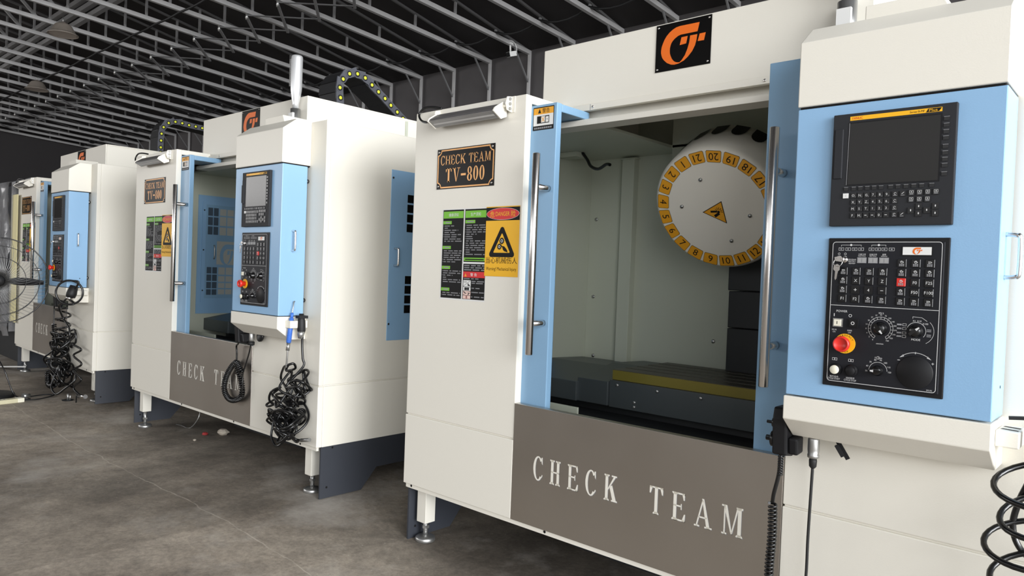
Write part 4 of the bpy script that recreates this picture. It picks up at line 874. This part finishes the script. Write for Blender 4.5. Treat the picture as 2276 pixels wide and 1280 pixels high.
drag_chain(machines[1], [(0.605, 2.318), (0.601, 2.384), (0.594, 2.449), (0.617, 2.51), (0.666, 2.556), (0.73, 2.570), (0.794, 2.557), (0.852, 2.522), (0.909, 2.487), (0.967, 2.453), (1.02, 2.416), (1.079, 2.38), (1.133, 2.344)])
drag_chain(machines[2], [(0.794, 2.318), (0.794, 2.368), (0.795, 2.436), (0.798, 2.504), (0.816, 2.571), (0.863, 2.621), (0.928, 2.644), (0.996, 2.642), (1.064, 2.634), (1.132, 2.632), (1.199, 2.627), (1.265, 2.620), (1.33, 2.608)])

def loc2w(i, p):
    (lx, ly, lz), rz = LOC[i]; c_, s_ = math.cos(rz), math.sin(rz)
    return Vector((lx + c_ * p[0] - s_ * p[1], ly + s_ * p[0] + c_ * p[1], lz + p[2]))

# ------------------------------------------------------------------ keys hanging from the locks
def keyring(i, label):
    root = empty('key_ring', loc2w(i, (2.0215, -0.180, 1.378)), LOC[i][1], label, 'keys', 'keys in the control panels')
    m = MB(); m.prism([(-0.003, 0.003), (-0.012, 0.009), (-0.014, 0.002), (-0.010, -0.004), (-0.002, -0.003)], 'x', -0.001, 0.001, 'chrome')
    m.bar((0, 0.010, 0), (0, -0.006, 0), 0.002, 'chrome', 0.006); m.prism([(-0.022, 0.008), (-0.006, 0.012), (0.001, 0.004), (-0.004, -0.004), (-0.020, -0.002)], 'y', -0.014, -0.012, 'chrome'); m.build('key', root)
    m = MB(); m.tube([(-0.012 + 0.011 * math.cos(a), -0.016 + 0.003 * math.sin(a), -0.006 + 0.011 * math.sin(a)) for a in [2 * PI * j / 24 for j in range(24)]], 0.0010, 'chrome', 6, True); m.build('split_ring', root)
    m = MB(); m.prism([(-0.021, -0.014), (-0.012, -0.010), (-0.005, -0.015), (-0.006, -0.026), (-0.010, -0.030), (-0.013, -0.050), (-0.016, -0.054), (-0.018, -0.049), (-0.017, -0.030), (-0.022, -0.025)], 'y', -0.019, -0.017, 'chrome'); m.build('spare_key', root)
    return root
keyring(0, 'silver keys hanging from the nearest control panel')
keyring(1, 'silver keys hanging from the middle machine control panel')
keyring(2, 'silver keys hanging from the farthest visible control panel')

# ------------------------------------------------------------------ handwheel pendants
def pendant(i, label, path):
    root = empty('handwheel_pendant', loc2w(i, (0, 0, 0)), LOC[i][1], label, 'pendant')
    m = MB(); m.prism([(-0.115, 0.945), (-0.125, 0.91), (-0.118, 0.805), (-0.06, 0.795), (-0.05, 0.90), (-0.06, 0.945)], 'x', 1.820, 1.864, 'black'); m.prism([(-0.112, 0.858), (-0.105, 0.808), (-0.06, 0.812), (-0.06, 0.862)], 'x', 1.864, 1.892, 'black'); m.build('body', root, 0.006)
    for z, r in ((0.893, 0.014), (0.845, 0.024)):
        m = MB(); m.lathe([(r, 0), (r, 0.010), (r * 0.35, 0.012), (r * 0.35, 0.028)], (1.820, -0.09, z), (-1, 0, 0), 'rubber', 16); m.build('knob', root)
    path(root); return root
def cord1(root):
    m = MB(); m.tube(smoothpath([(1.838, -0.09, 0.802), (1.834, -0.09, 0.74), (1.822, -0.09, 0.68), (1.815, -0.08, 0.648)], 6), 0.0062, 'rubber', 10)
    for j in range(8): m.lathe([(0.0085, 0), (0.0085, 0.0045)], (1.838, -0.09, 0.796 - j * 0.0075), (0, 0, -1), 'rubber', 12)
    pth = [(1.816, -0.08, 0.648), (1.818, -0.08, 0.55), (1.814, -0.08, 0.45), (1.816, -0.08, 0.36), (1.83, -0.075, 0.27), (1.86, -0.06, 0.22), (1.885, -0.05, 0.26), (1.89, -0.045, 0.33)]
    m.tube(helix(smoothpath(pth, 5), 0.0105, 0.0115, 12), 0.0045, 'rubber', 6); m.build('coiled_cord', root)
    m = MB(); m.lathe([(0.014, 0), (0.0165, 0.010), (0.0165, 0.040), (0.0150, 0.052), (0.0165, 0.054), (0.0165, 0.062), (0.010, 0.066)], (1.921, -0.060, 0.866), (0, 0, -1), 'steel', 24); m.lathe([(0.011, 0), (0.012, 0.006), (0.011, 0.022), (0.006, 0.028)], (1.921, -0.060, 0.800), (0, 0, -1), 'rubber_matt', 8)
    m.tube(smoothpath([(1.921, -0.060, 0.775), (1.919, -0.06, 0.68), (1.915, -0.055, 0.56), (1.913, -0.05, 0.45), (1.905, -0.045, 0.36), (1.89, -0.045, 0.33)], 6), 0.0045, 'rubber_matt', 8); m.build('connector', root)
    m = MB(); m.bar((1.985, -0.055, 0.864), (2.015, -0.05, 0.815), 0.003, 'black', 0.012); m.bar((1.985, -0.06, 0.852), (2.003, -0.055, 0.822), 0.012, 'black', 0.012); m.build('cap_flap', root)
pendant(0, 'black handwheel pendant with coiled cord hanging at the nearest control box', cord1)
def cord2(root):
    Zs = 1.0; m = MB(); m.tube(smoothpath([(1.76, -0.06, 0.80), (1.72, -0.045, 0.78), (1.684, -0.035, 0.765), (1.682, -0.03, 0.72), (1.682, -0.03, 0.665)], 6), 0.0055, 'rubber', 8)
    lp = [(1.682, -0.03, 0.668), (1.62, -0.03, 0.630), (1.56, -0.03, 0.565), (1.535, -0.03, 0.50), (1.56, -0.03, 0.452), (1.62, -0.03, 0.428), (1.70, -0.03, 0.440), (1.755, -0.03, 0.475), (1.765, -0.035, 0.53), (1.745, -0.04, 0.60), (1.71, -0.045, 0.655), (1.73, -0.05, 0.668), (1.775, -0.055, 0.640), (1.795, -0.055, 0.618)]
    m.tube(helix(smoothpath(lp, 5), 0.0125, 0.0135, 10), 0.0058, 'rubber', 6); m.build('coiled_cord', root)
    m = MB(); m.lathe([(0.016, 0), (0.019, 0.01), (0.019, 0.045), (0.012, 0.06)], (1.885, -0.05, 0.866), (0, 0, -1), 'steel', 16); m.lathe([(0.02, 0), (0.02, 0.02)], (1.885, -0.05, 0.81), (0, 0, -1), 'rubber_matt', 10); m.lathe([(0.032, 0), (0.032, 0.012)], (1.945, -0.02, 0.845), (0, -1, 0.1), 'rubber', 16)
    m.tube(smoothpath([(1.885, -0.05, 0.80), (1.865, -0.05, 0.74), (1.83, -0.05, 0.67), (1.80, -0.05, 0.61), (1.80, -0.05, 0.55), (1.795, -0.05, 0.50), (1.77, -0.04, 0.47)], 6), 0.0045, 'rubber', 8); m.build('connector', root)
pendant(1, 'black pendant with looped coiled cord in front of the middle splash panel', cord2)
def cord3(root):
    m = MB(); m.tube(smoothpath([(1.76, -0.08, 0.80), (1.66, -0.07, 0.80), (1.625, -0.06, 0.79), (1.625, -0.06, 0.68), (1.630, -0.06, 0.62)], 5), 0.006, 'rubber', 8)
    m.tube(helix(smoothpath([(1.63, -0.06, 0.63), (1.66, -0.06, 0.52), (1.69, -0.07, 0.40)], 5), 0.017, 0.018, 8), 0.007, 'rubber', 6)
    m.tube(smoothpath([(1.69, -0.07, 0.40), (1.62, -0.07, 0.36), (1.59, -0.07, 0.25), (1.63, -0.07, 0.17), (1.72, -0.07, 0.14)], 5), 0.006, 'rubber', 8)
    m.tube(helix(smoothpath([(1.57, -0.08, 0.19), (1.56, -0.08, 0.12), (1.60, -0.08, 0.07), (1.68, -0.08, 0.065), (1.76, -0.08, 0.085)], 5), 0.020, 0.019, 8), 0.008, 'rubber', 6); m.build('coiled_cord', root)
pendant(2, 'black pendant with cord tangled at the farthest visible control box', cord3)

# ------------------------------------------------------------------ air hoses
def tangle(path_centres, seed, r_, per=3, rad=(0.03, 0.065)):
    rnd = random.Random(seed); pts = []
    for (x, y, z), sc_ in path_centres:
        for q in range(per):
            ax = Vector((rnd.uniform(-0.5, 0.5), rnd.uniform(-1, -0.3), rnd.uniform(-0.9, 0.9))).normalized(); u = ax.orthogonal().normalized(); v_ = ax.cross(u); R = rnd.uniform(*rad) * sc_; a0 = rnd.uniform(0, 6.28)
            c_ = Vector((x + rnd.uniform(-0.025, 0.025) * sc_, y + rnd.uniform(-0.015, 0.015), z + rnd.uniform(-0.03, 0.03) * sc_))
            for j in range(8):
                a = a0 + 2 * PI * j / 8; p = c_ + (u * math.cos(a) + v_ * math.sin(a)) * R * (1 + 0.15 * math.sin(3 * a)); p.y = min(p.y, -0.018); pts.append(p)
    return pts
def hose2():
    root = empty('air_hose', loc2w(1, (0, 0, 0)), LOC[1][1], 'tangled black air hose hung on the middle machine, with blue gun', 'hose')
    top = [(2.425, -0.05, 0.905), (2.425, -0.05, 0.84), (2.435, -0.05, 0.77), (2.440, -0.05, 0.725)]
    cl = [((2.43, -0.07, 0.66), 1.15), ((2.41, -0.07, 0.60), 0.9), ((2.40, -0.07, 0.545), 1.05), ((2.30, -0.07, 0.53), 1.1), ((2.36, -0.07, 0.48), 1.2), ((2.28, -0.07, 0.41), 1.15), ((2.24, -0.07, 0.38), 1.0), ((2.38, -0.07, 0.42), 1.25), ((2.33, -0.07, 0.36), 1.1)]
    pts = top + tangle(cl, 11, 0.009, 3, (0.040, 0.080)) + [(2.42, -0.06, 0.33), (2.50, -0.05, 0.345)]
    m = MB(); m.tube(smoothpath(pts, 5), 0.0066, 'rubber', 8); m.build('hose', root)
    m = MB(); m.tube(smoothpath([(2.385, -0.117, 0.73), (2.33, -0.10, 0.71), (2.24, -0.06, 0.64), (2.30, -0.06, 0.59), (2.31, -0.06, 0.55), (2.20, -0.06, 0.52), (2.10, -0.06, 0.475), (2.14, -0.07, 0.47), (2.22, -0.07, 0.50)], 6), 0.0068, 'rubber', 8)
    m.tube(smoothpath([(2.385, -0.117, 0.73), (2.41, -0.09, 0.742), (2.38, -0.06, 0.71), (2.30, -0.065, 0.69), (2.31, -0.06, 0.72)], 6), 0.0068, 'rubber', 8); m.build('loose_loop', root)
    m = MB(); m.tube(smoothpath([(2.400, -0.121, 0.815), (2.395, -0.120, 0.77), (2.385, -0.117, 0.72)], 5), 0.005, 'steel', 8); m.cyl((2.400, -0.1172, 0.853), (2.400, -0.121, 0.812), 0.010, 'steel', 12); m.build('coupling', root)
    m = MB(); m.lathe([(0.016, 0), (0.022, 0.02), (0.021, 0.07), (0.016, 0.09), (0.012, 0.11)], (2.430, -0.060, 0.90), (-0.05, 0, 1), 'rubber_matt', 14); m.box(2.408, 2.450, -0.085, -0.035, 0.985, 1.0, 'rubber_matt'); m.lathe([(0.020, 0), (0.018, 0.02), (0.009, 0.04)], (2.430, -0.060, 0.915), (0, -0.25, -1), 'steel', 12); m.build('nozzle', root)
    m = MB(); m.cyl((2.46, -0.06, 0.335), (2.54, -0.06, 0.352), 0.010, 'steel', 10); m.build('end_fitting', root)
    g = empty('air_blow_gun', loc2w(1, (0, 0, 0)), LOC[1][1], 'blue air blow gun hanging from the middle control box', 'air gun')
    A, B = Vector((2.400, -0.117, 0.853)), Vector((2.398, -0.102, 0.985))
    m = MB(); m.cyl(A, B, 0.0120, 'bluegun', 14)
    for j in range(14): m.lathe([(0.0145, 0), (0.0145, 0.003)], A.lerp(B, 0.05 + j * 0.045), B - A, 'bluegun', 14)
    m.cyl(B, (2.397, -0.099, 1.012), 0.008, 'bluegun', 12); m.build('grip', g)
    m = MB(); m.tube(smoothpath([(2.397, -0.099, 1.012), (2.395, -0.092, 1.045), (2.385, -0.083, 1.072), (2.374, -0.073, 1.070)], 5), 0.003, 'steel', 8); m.build('pipe', g)
hose2()
def hose3():
    root = empty('air_hose', loc2w(2, (0, 0, 0)), LOC[2][1], 'tangled black air hose hanging on the farthest visible machine', 'hose')
    pts = [(2.41, -0.16, 0.90)] + [(2.44 + 0.055 * math.cos(a), -0.165 + 0.085 * math.cos(a), 0.955 + 0.10 * math.sin(a)) for a in [-1.2 - 0.5 * j for j in range(22)]] + [(2.36, -0.18, 0.88), (2.22, -0.18, 0.83), (2.12, -0.12, 0.72), (2.22, -0.1, 0.64), (2.24, -0.1, 0.56), (2.16, -0.09, 0.52)]
    cl = [((2.05, -0.08, 0.53), 0.9), ((1.95, -0.08, 0.48), 1.0), ((1.88, -0.08, 0.42), 1.1), ((1.95, -0.08, 0.37), 1.3), ((1.90, -0.08, 0.31), 1.3), ((2.0, -0.08, 0.26), 1.2), ((1.90, -0.08, 0.22), 1.2), ((2.05, -0.08, 0.19), 1.1), ((1.98, -0.08, 0.16), 1.0)]
    m = MB(); m.tube(smoothpath(pts + tangle(cl, 5, 0.01, 2, (0.06, 0.125)), 5), 0.0085, 'rubber', 8); m.build('hose', root)
    m = MB(); m.tube(smoothpath([(2.0 + 0.13 * math.cos(a * 1.0), -0.09 - 0.05 * math.sin(a), 0.81 - a * 0.0135) for a in [j * 0.6 for j in range(44)]], 3), 0.0085, 'rubber', 8)
    m.tube(smoothpath([(2.16, -0.08, 0.52), (2.24, -0.07, 0.58), (2.30, -0.07, 0.60), (2.30, -0.07, 0.52), (2.20, -0.07, 0.50), (2.42, -0.06, 0.47), (2.22, -0.06, 0.40), (2.44, -0.06, 0.35), (2.22, -0.06, 0.27), (2.44, -0.06, 0.22), (2.24, -0.06, 0.12), (2.48, -0.06, 0.075)], 6), 0.009, 'rubber', 8); m.build('coil', root)
    m = MB(); m.lathe([(0.036, 0), (0.040, 0.03), (0.030, 0.10)], (2.415, -0.150, 0.915), (0.1, 0.25, 1), 'rubber_matt', 14); m.cyl((2.41, -0.16, 0.895), (2.413, -0.154, 0.920), 0.028, 'chrome', 14); m.build('nozzle', root)
    m = MB(); m.cyl((2.40, -0.06, 0.07), (2.56, -0.06, 0.09), 0.018, 'chrome', 10); m.tube(smoothpath([(2.33, -0.06, 0.08), (2.32, -0.06, 0.0), (2.31, -0.06, -0.03)], 4), 0.006, 'rubber', 6); m.lathe([(0.008, 0), (0.016, 0.02), (0.02, 0.05)], (2.31, -0.06, -0.02), (-0.1, 0, -1), 'chrome', 12); m.build('end_fitting', root)
hose3()
def hose1():
    root = empty('air_hose', (0, 0, 0), 0, 'thick glossy black coiled air hose at the right edge, by the nearest machine', 'hose')
    m = MB(); cx, cy = 2.475, -0.155; pts = []
    n = 300
    for j in range(n):
        a = j * 2 * PI / 30; z = 0.90 - j / n * 0.72; R = 0.092 + 0.012 * math.sin(j * 0.12); tilt = 0.028
        pts.append((cx + 0.012 * math.sin(j * 0.06) + R * math.cos(a), cy + R * 0.72 * math.sin(a), z + tilt * math.sin(a + 0.5)))
    m.tube(pts, 0.0072, 'rubber', 10); m.build('hose', root)
    m = MB(); m.tube(smoothpath([(2.455, -0.11, 0.915), (2.445, -0.10, 0.86), (2.425, -0.09, 0.80), (2.415, -0.09, 0.74), (2.43, -0.09, 0.69), (2.47, -0.10, 0.66), (2.53, -0.12, 0.64)], 6), 0.0075, 'rubber', 10); m.build('feed_end', root)
    m = MB(); m.lathe([(0.016, 0), (0.021, 0.015), (0.021, 0.075), (0.015, 0.10)], (2.452, -0.105, 0.905), (0.1, 0.1, 1), 'rubber_matt', 16); m.bar((2.44, -0.08, 1.005), (2.395, -0.085, 1.0), 0.012, 'rubber_matt', 0.008); m.build('nozzle', root)
hose1()

# ------------------------------------------------------------------ canopy frames
fr = empty('canopy_frame', (-2.308, 0, 0), 0, 'galvanised steel truss frame of the black canopy, one of an even row', 'frame', 'canopy truss frames')
YC = 3.4
MB().bar((0, YC, zb(YC)), (0, RY, zb(RY)), 0.036, 'galv', 0.040).bar((0, RY, zb(RY)), (0, yend, zb(yend)), 0.036, 'galv', 0.040).build('bottom_chord', fr)
MB().bar((0, YC, zt(YC)), (0, RY, zt(RY)), 0.020, 'galvdark', 0.022).bar((0, RY, zt(RY)), (0, yend, zt(yend)), 0.024, 'galvdark', 0.026).build('top_chord', fr)
for k in range(15):
    y = 2.888 - 0.5445 * k
    if y < yend + 0.3: break
    MB().bar((0, y, zb(y)), (0, y, zt(y)), 0.020, 'galvmid').build('strut', fr)
for k in range(4):
    y = 0.05 - 0.5445 * k; MB().bar((0, y, zb(y)), (0, y - 0.52, zt(y - 0.52)), 0.026, 'galvmid').build('diagonal', fr)
MB().bar((0, YC, 0.1), (0, YC, zb(YC) + 0.02), 0.026, 'galv').build('wall_post', fr)
MB().bar((0, 3.15, zb(3.15)), (0, 3.39, 3.28), 0.014, 'galvdark').build('knee_brace', fr)
g = MB(); g.bar((0, 3.39, 3.02), (-0.14, 3.39, 2.86), 0.018, 'galvdark'); g.bar((0, 3.39, 3.02), (0.13, 3.39, 2.86), 0.018, 'galvdark'); g.build('foot_brace', fr)
FX = [-2.308 - 0.5655 * k for k in range(-10, 22)]
for x in FX:
    if abs(x + 2.308) < 0.01: continue
    c = copy_tree(fr); c.location.x = x
# scissor linkage hung under the frames
sc_ = empty('scissor_brace', (0, 0, 0), 0, 'dark folding scissor linkage running along under the roof frames', 'brace')
for x in FX:
    if x < -13.3 or x > 3: continue
    x2 = x - 0.5655
    MB().bar((x, 1.20, zb(1.2) - 0.055), (x2, 1.64, zb(1.64) - 0.055), 0.026, 'galvmid', 0.012).build('bar', sc_)
    MB().bar((x2, 1.20, zb(1.2) - 0.038), (x, 1.64, zb(1.64) - 0.038), 0.018, 'galvdark', 0.010).cyl((x2, 1.2, zb(1.2) - 0.08), (x2, 1.2, zb(1.2) - 0.01), 0.012, 'steel', 8).build('bar', sc_)
rl = empty('roof_rail', (0, 0, 0), 0, 'set of long grey rails running along the roof beside the lamps', 'rail')
for y, z in ((0.50, 3.91), (0.47, 4.00), (0.44, 4.08)): MB().bar((2.5, y, z), (-14.0, y - 0.02, z), 0.05, 'galvmid').build('rail', rl)
# cables strung from frame to frame
def strung(y, dz, label, r_, sag):
    m = MB(); pts = []
    for a, b in zip(FX, FX[1:]):
        for j in range(5): t = j / 5; pts.append((a + (b - a) * t, y, zb(y) + dz - sag * 4 * t * (1 - t)))
    m.tube(pts, r_, 'rubber_matt', 6); return tag(m.build('power_cable'), label, 'cable')
strung(2.875, 0.035, 'black cable sagging between the roof frames near the back wall', 0.012, 0.06)
strung(0.80, -0.03, 'black cable tied along the roof frames above the pendant lamps', 0.011, 0.01)
# pendant lamps
def lamp(x, y, label, ztop):
    root = empty('pendant_lamp', (x, y, ztop), 0, label, 'lamp', 'pendant lamps under the canopy'); root.scale = (0.66, 0.66, 0.70)
    MB().cyl((0, 0, 0), (0, 0, -0.09), 0.006, 'steel', 8).lathe([(0.03, 0), (0.055, -0.03), (0.06, -0.06)][::-1], (0, 0, -0.08), (0, 0, 1), 'shade', 16).build('hanger', root)
    m = MB(); m.lathe([(0.060, -0.10), (0.10, -0.115), (0.125, -0.14), (0.185, -0.245), (0.215, -0.262), (0.215, -0.272), (0.205, -0.268), (0.11, -0.145)], (0, 0, 0), (0, 0, 1), 'shade', 32); m.build('shade', root)
    m = MB(); m.lathe([(0.10, -0.16), (0.19, -0.262)], (0, 0, 0), (0, 0, 1), 'taupe', 32); m.build('reflector', root)
lamp(-5.92, 0.19, 'nearer pendant lamp with aged metal shade under the canopy', 3.785)
lamp(-8.93, 0.745, 'farther pendant lamp, small, deeper under the canopy', 3.76)
# security camera
cc = empty('security_camera', (-2.308, 3.10, 3.60), 0, 'small white security camera hanging from a roof frame', 'camera'); cc.scale = (0.8, 0.8, 0.8)
MB().box(-0.025, 0.025, -0.03, 0.03, -0.01, 0.005, 'white_sign').cyl((0, 0, 0), (0, 0.01, -0.11), 0.011, 'white_sign', 10).build('bracket', cc)
m = MB().box(-0.035, 0.035, -0.055, 0.055, -0.03, 0.03, 'white_sign'); m.box(-0.033, 0.033, -0.0575, -0.055, -0.028, 0.028, 'plate'); o = m.build('body', cc, 0.004); o.location = (0.01, 0.02, -0.13); o.rotation_euler = (math.radians(18), 0, math.radians(-8))
MB().tube(smoothpath([(0, -0.05, 0.03), (0.02, 0.02, 0.03), (0.05, 0.05, -0.02), (0.05, 0.07, -0.08), (0.03, 0.07, -0.13)], 5), 0.005, 'white_sign', 6).build('cable', cc)

# ------------------------------------------------------------------ wrapped machine beyond the third one
wr = empty('wrapped_machine', loc2w(2, (0, 0, 0)), LOC[2][1], 'film-wrapped machine at the left edge behind the pedestal fan', 'machine')
MB().box(-2.3, -0.10, -0.02, 1.8, 0.46, 2.0, 'slate').box(-2.2, -0.20, 0.2, 1.7, 0.0, 0.46, 'cast').build('body', wr)
m = MB(); NX, NZ = 34, 26; rnd = random.Random(2); vs = []; fs = []
for j in range(NZ + 1):
    for i in range(NX + 1):
        x = -2.36 + i / NX * 2.30; z = 0.40 + j / NZ * 1.70; y = -0.06 + rnd.uniform(-0.02, 0.012) + 0.02 * math.sin(i * 1.3 + j * 0.5)
        if j == NZ: y = 0.12
        vs.append((x, y, z + (rnd.uniform(-0.05, 0.02) if j == 0 else 0)))
for j in range(NZ):
    for i in range(NX): b = j * (NX + 1) + i; fs.append((b, b + 1, b + NX + 2, b + NX + 1))
m.add(vs, fs, 'film', True); m.add([(-0.06, -0.05, 0.42), (-0.06, 1.8, 0.42), (-0.06, 1.8, 2.08), (-0.06, 0.12, 2.1), (-0.06, -0.05, 2.03)], [(0, 1, 2, 3, 4)], 'film'); m.build('stretch_film', wr)
MB().box(-0.115, 0.115, -0.034, -0.024, 0.53, 1.895, 'cardboard').build('corner_board', wr)
fi = tag(MB().tube(smoothpath([loc2w(2, (0.301, 0.030, 0.073)), loc2w(2, (0.022, -0.020, 0.045)), loc2w(2, (-0.325, -0.060, 0.007)), loc2w(2, (-0.859, -0.120, -0.050))], 6), 0.008, 'white_sign', 8).build('cord'), 'thin white cord stretched to the foot of the farthest visible machine', 'cord')

# ------------------------------------------------------------------ pedestal fan
fx, fy = -4.83, -0.56; zf = fz(fx)
fan = empty('pedestal_fan', (fx, fy, zf), 0, 'black industrial pedestal fan at the left edge', 'fan')
m = MB(); m.lathe([(0.20, 0), (0.205, 0.006), (0.205, 0.028), (0.195, 0.036), (0.05, 0.045)], (-0.08, -0.05, 0), (0, 0, 1), 'rubber_matt', 36); m.build('base', fan)
MB().cyl((-0.08, -0.05, 0.04), (-0.08, -0.05, 0.95), 0.019, 'steel', 14).build('pole', fan)
hub = Vector((0.0, 0.0, 1.08 - zf)); ax = Vector((0.97, -0.24, 0.0)).normalized(); uu = Vector((0, 0, 1)); vv = ax.cross(uu)
MB().lathe([(0.05, -0.22), (0.07, -0.20), (0.07, -0.12), (0.04, -0.06)], hub, ax, 'rubber_matt', 20).bar(hub - ax * 0.14 - uu * 0.05, Vector((-0.08, -0.05, 0.93)), 0.05, 'rubber_matt').build('motor', fan)
m = MB(); RG = 0.37
for s_ in (1, -1):
    for j in range(60):
        a = 2 * PI * j / 60; pts = []
        for q in range(7):
            t = q / 6; r_ = 0.05 + (RG - 0.05) * t; aa = a + 0.5 * t; dz = (0.075 if s_ > 0 else 0.10) * s_ * (1 - t ** 2.4); pts.append(hub + ax * dz + (uu * math.cos(aa) + vv * math.sin(aa)) * r_)
        m.tube(pts, 0.0011, 'steel', 4)
for R_, d_ in ((RG, 0.0), (0.30, 0.048), (0.20, 0.066), (0.30, -0.06), (0.20, -0.09)): m.tube([hub + ax * d_ + (uu * math.cos(2 * PI * j / 48) + vv * math.sin(2 * PI * j / 48)) * R_ for j in range(48)], 0.005 if R_ == RG else 0.0025, 'rubber', 6, True)
m.lathe([(0.045, 0.070), (0.042, 0.082), (0, 0.085)], hub, ax, 'rubber_matt', 24); m.build('guard', fan)
for b in range(3):
    a0 = math.radians(-92 + 120 * b); m = MB(); vs = []; fs = []
    for i in range(9):
        t = i / 8; r_ = 0.04 + 0.29 * t
        for s_ in (-1, 1):
            wd = 0.030 + 0.030 * math.sin(PI * min(1, t * 1.05)); aa = a0 + s_ * wd / max(r_, 0.1) * 0.6; p = hub + (uu * math.cos(aa) + vv * math.sin(aa)) * r_ + ax * (s_ * 0.04 * (1 - 0.4 * t))
            vs += [p, p - ax * 0.003]
    for i in range(8):
        b_ = i * 4; fs += [(b_, b_ + 2, b_ + 6, b_ + 4), (b_ + 1, b_ + 5, b_ + 7, b_ + 3), (b_, b_ + 4, b_ + 5, b_ + 1), (b_ + 2, b_ + 3, b_ + 7, b_ + 6)]
    m.add(vs, fs, 'chaindark', True); m.build('blade', fan)
MB().tube(smoothpath([(-0.10, 0.0, 0.40), (0.03, 0.05, 0.25), (0.08, 0.12, 0.03), (0.22, 0.20, 0.008)], 6), 0.006, 'rubber', 6).build('cord', fan)

# ------------------------------------------------------------------ odds and ends on the floor
def on(x, y, z=0.0): return (x, y, fz(x) + z)
ps = empty('power_strip', on(-4.51, -0.63), math.radians(100), 'pale plastic power strip lying on the floor by the fan', 'power strip')
m = MB().box(-0.17, 0.20, -0.035, 0.035, 0.0, 0.035, 'strip'); m.box(0.15, 0.202, -0.036, 0.036, -0.0, 0.036, 'ivory')
f = Face(m, (0, 0, 0.035), (1, 0, 0), (0, 1, 0), (0, 0, 1)); f.rect(-0.02, -0.025, 0.08, 0.025, 0.0006, 'ivory')
for a in (-0.005, 0.028, 0.060): f.line([(a, -0.012), (a, 0.012), (a + 0.014, 0.012)], 0.004, 0.0010, 'inkblack'); f.line([(a, 0), (a + 0.010, 0)], 0.004, 0.0010, 'inkblack')
m.build('housing', ps, 0.004)
MB().tube(smoothpath([(0.20, 0, 0.012), (0.30, -0.02, 0.008), (0.42, 0.03, 0.008), (0.50, 0.10, 0.008), (0.46, 0.17, 0.008), (0.32, 0.15, 0.008), (0.16, 0.12, 0.008), (0.02, 0.16, 0.008), (-0.10, 0.10, 0.008)], 6), 0.006, 'rubber_matt', 6).build('cord', ps)
MB().lathe([(0.022, 0), (0.026, 0.02), (0.016, 0.06)], (0.26, 0.13, 0.022), (1, 0.1, 0), 'steel', 10).build('plug', ps)
def stone(loc, s_, k, name, label, cat, seed, flat=0.6):
    rnd = random.Random(seed); m = MB(); vs = []; fs = []; n = 8
    for j in range(5):
        t = j / 4; rr = math.sin(PI * (0.18 + 0.64 * t))
        for i in range(n): a = 2 * PI * i / n; q = rnd.uniform(0.8, 1.15); vs.append((s_ * rr * q * math.cos(a), s_ * rr * q * 0.8 * math.sin(a), s_ * flat * 1.4 * t))
    for j in range(4):
        for i in range(n): fs.append((j * n + i, j * n + (i + 1) % n, (j + 1) * n + (i + 1) % n, (j + 1) * n + i))
    fs += [tuple(range(n))[::-1], tuple(range(4 * n, 5 * n))]; m.add(vs, fs, k)
    o = m.build(name); o.location = loc; return tag(o, label, cat)
stone(on(-2.50, 0.34), 0.050, 'debris', 'rubble_lump', 'pale rubble lump on the floor under the middle machine', 'rubble', 1)
stone(on(-2.575, 0.237), 0.028, 'redtrash', 'red_scrap', 'small red scrap on the floor under the middle machine', 'scrap', 2, 0.5)
stone(on(-2.44, 0.10), 0.014, 'debris', 'rubble_chip', 'tiny pale chip in front of the red scrap', 'rubble', 3)
stone(on(-0.18, 0.62), 0.035, 'debris', 'rubble_chunk', 'pale chunk on the floor in the gap left of the nearest machine', 'rubble', 4)
an = empty('anchor_bolt', on(-4.386, -0.135), 0, 'rusty anchor bolt stub with crumbs standing out of the floor', 'bolt')
MB().cyl((0, 0, 0), (0.005, 0, 0.06), 0.008, 'steel', 8).cyl((0.02, 0.01, 0), (0.03, 0.012, 0.05), 0.006, 'steel', 8).build('stud', an)
stone((0, 0, 0), 0.06, 'cast', 'crumbs', None, None, 9, 0.12).parent = an
tag(MB().tube(smoothpath([on(-2.95, 0.35, 0.26), on(-2.80, 0.30, 0.12), on(-2.86, 0.26, 0.006), on(-2.98, 0.24, 0.006), on(-3.05, 0.23, 0.006)], 5), 0.004, 'steel', 6).build('wire'), 'thin wire drooping to the floor behind the left foot of the middle machine', 'wire')
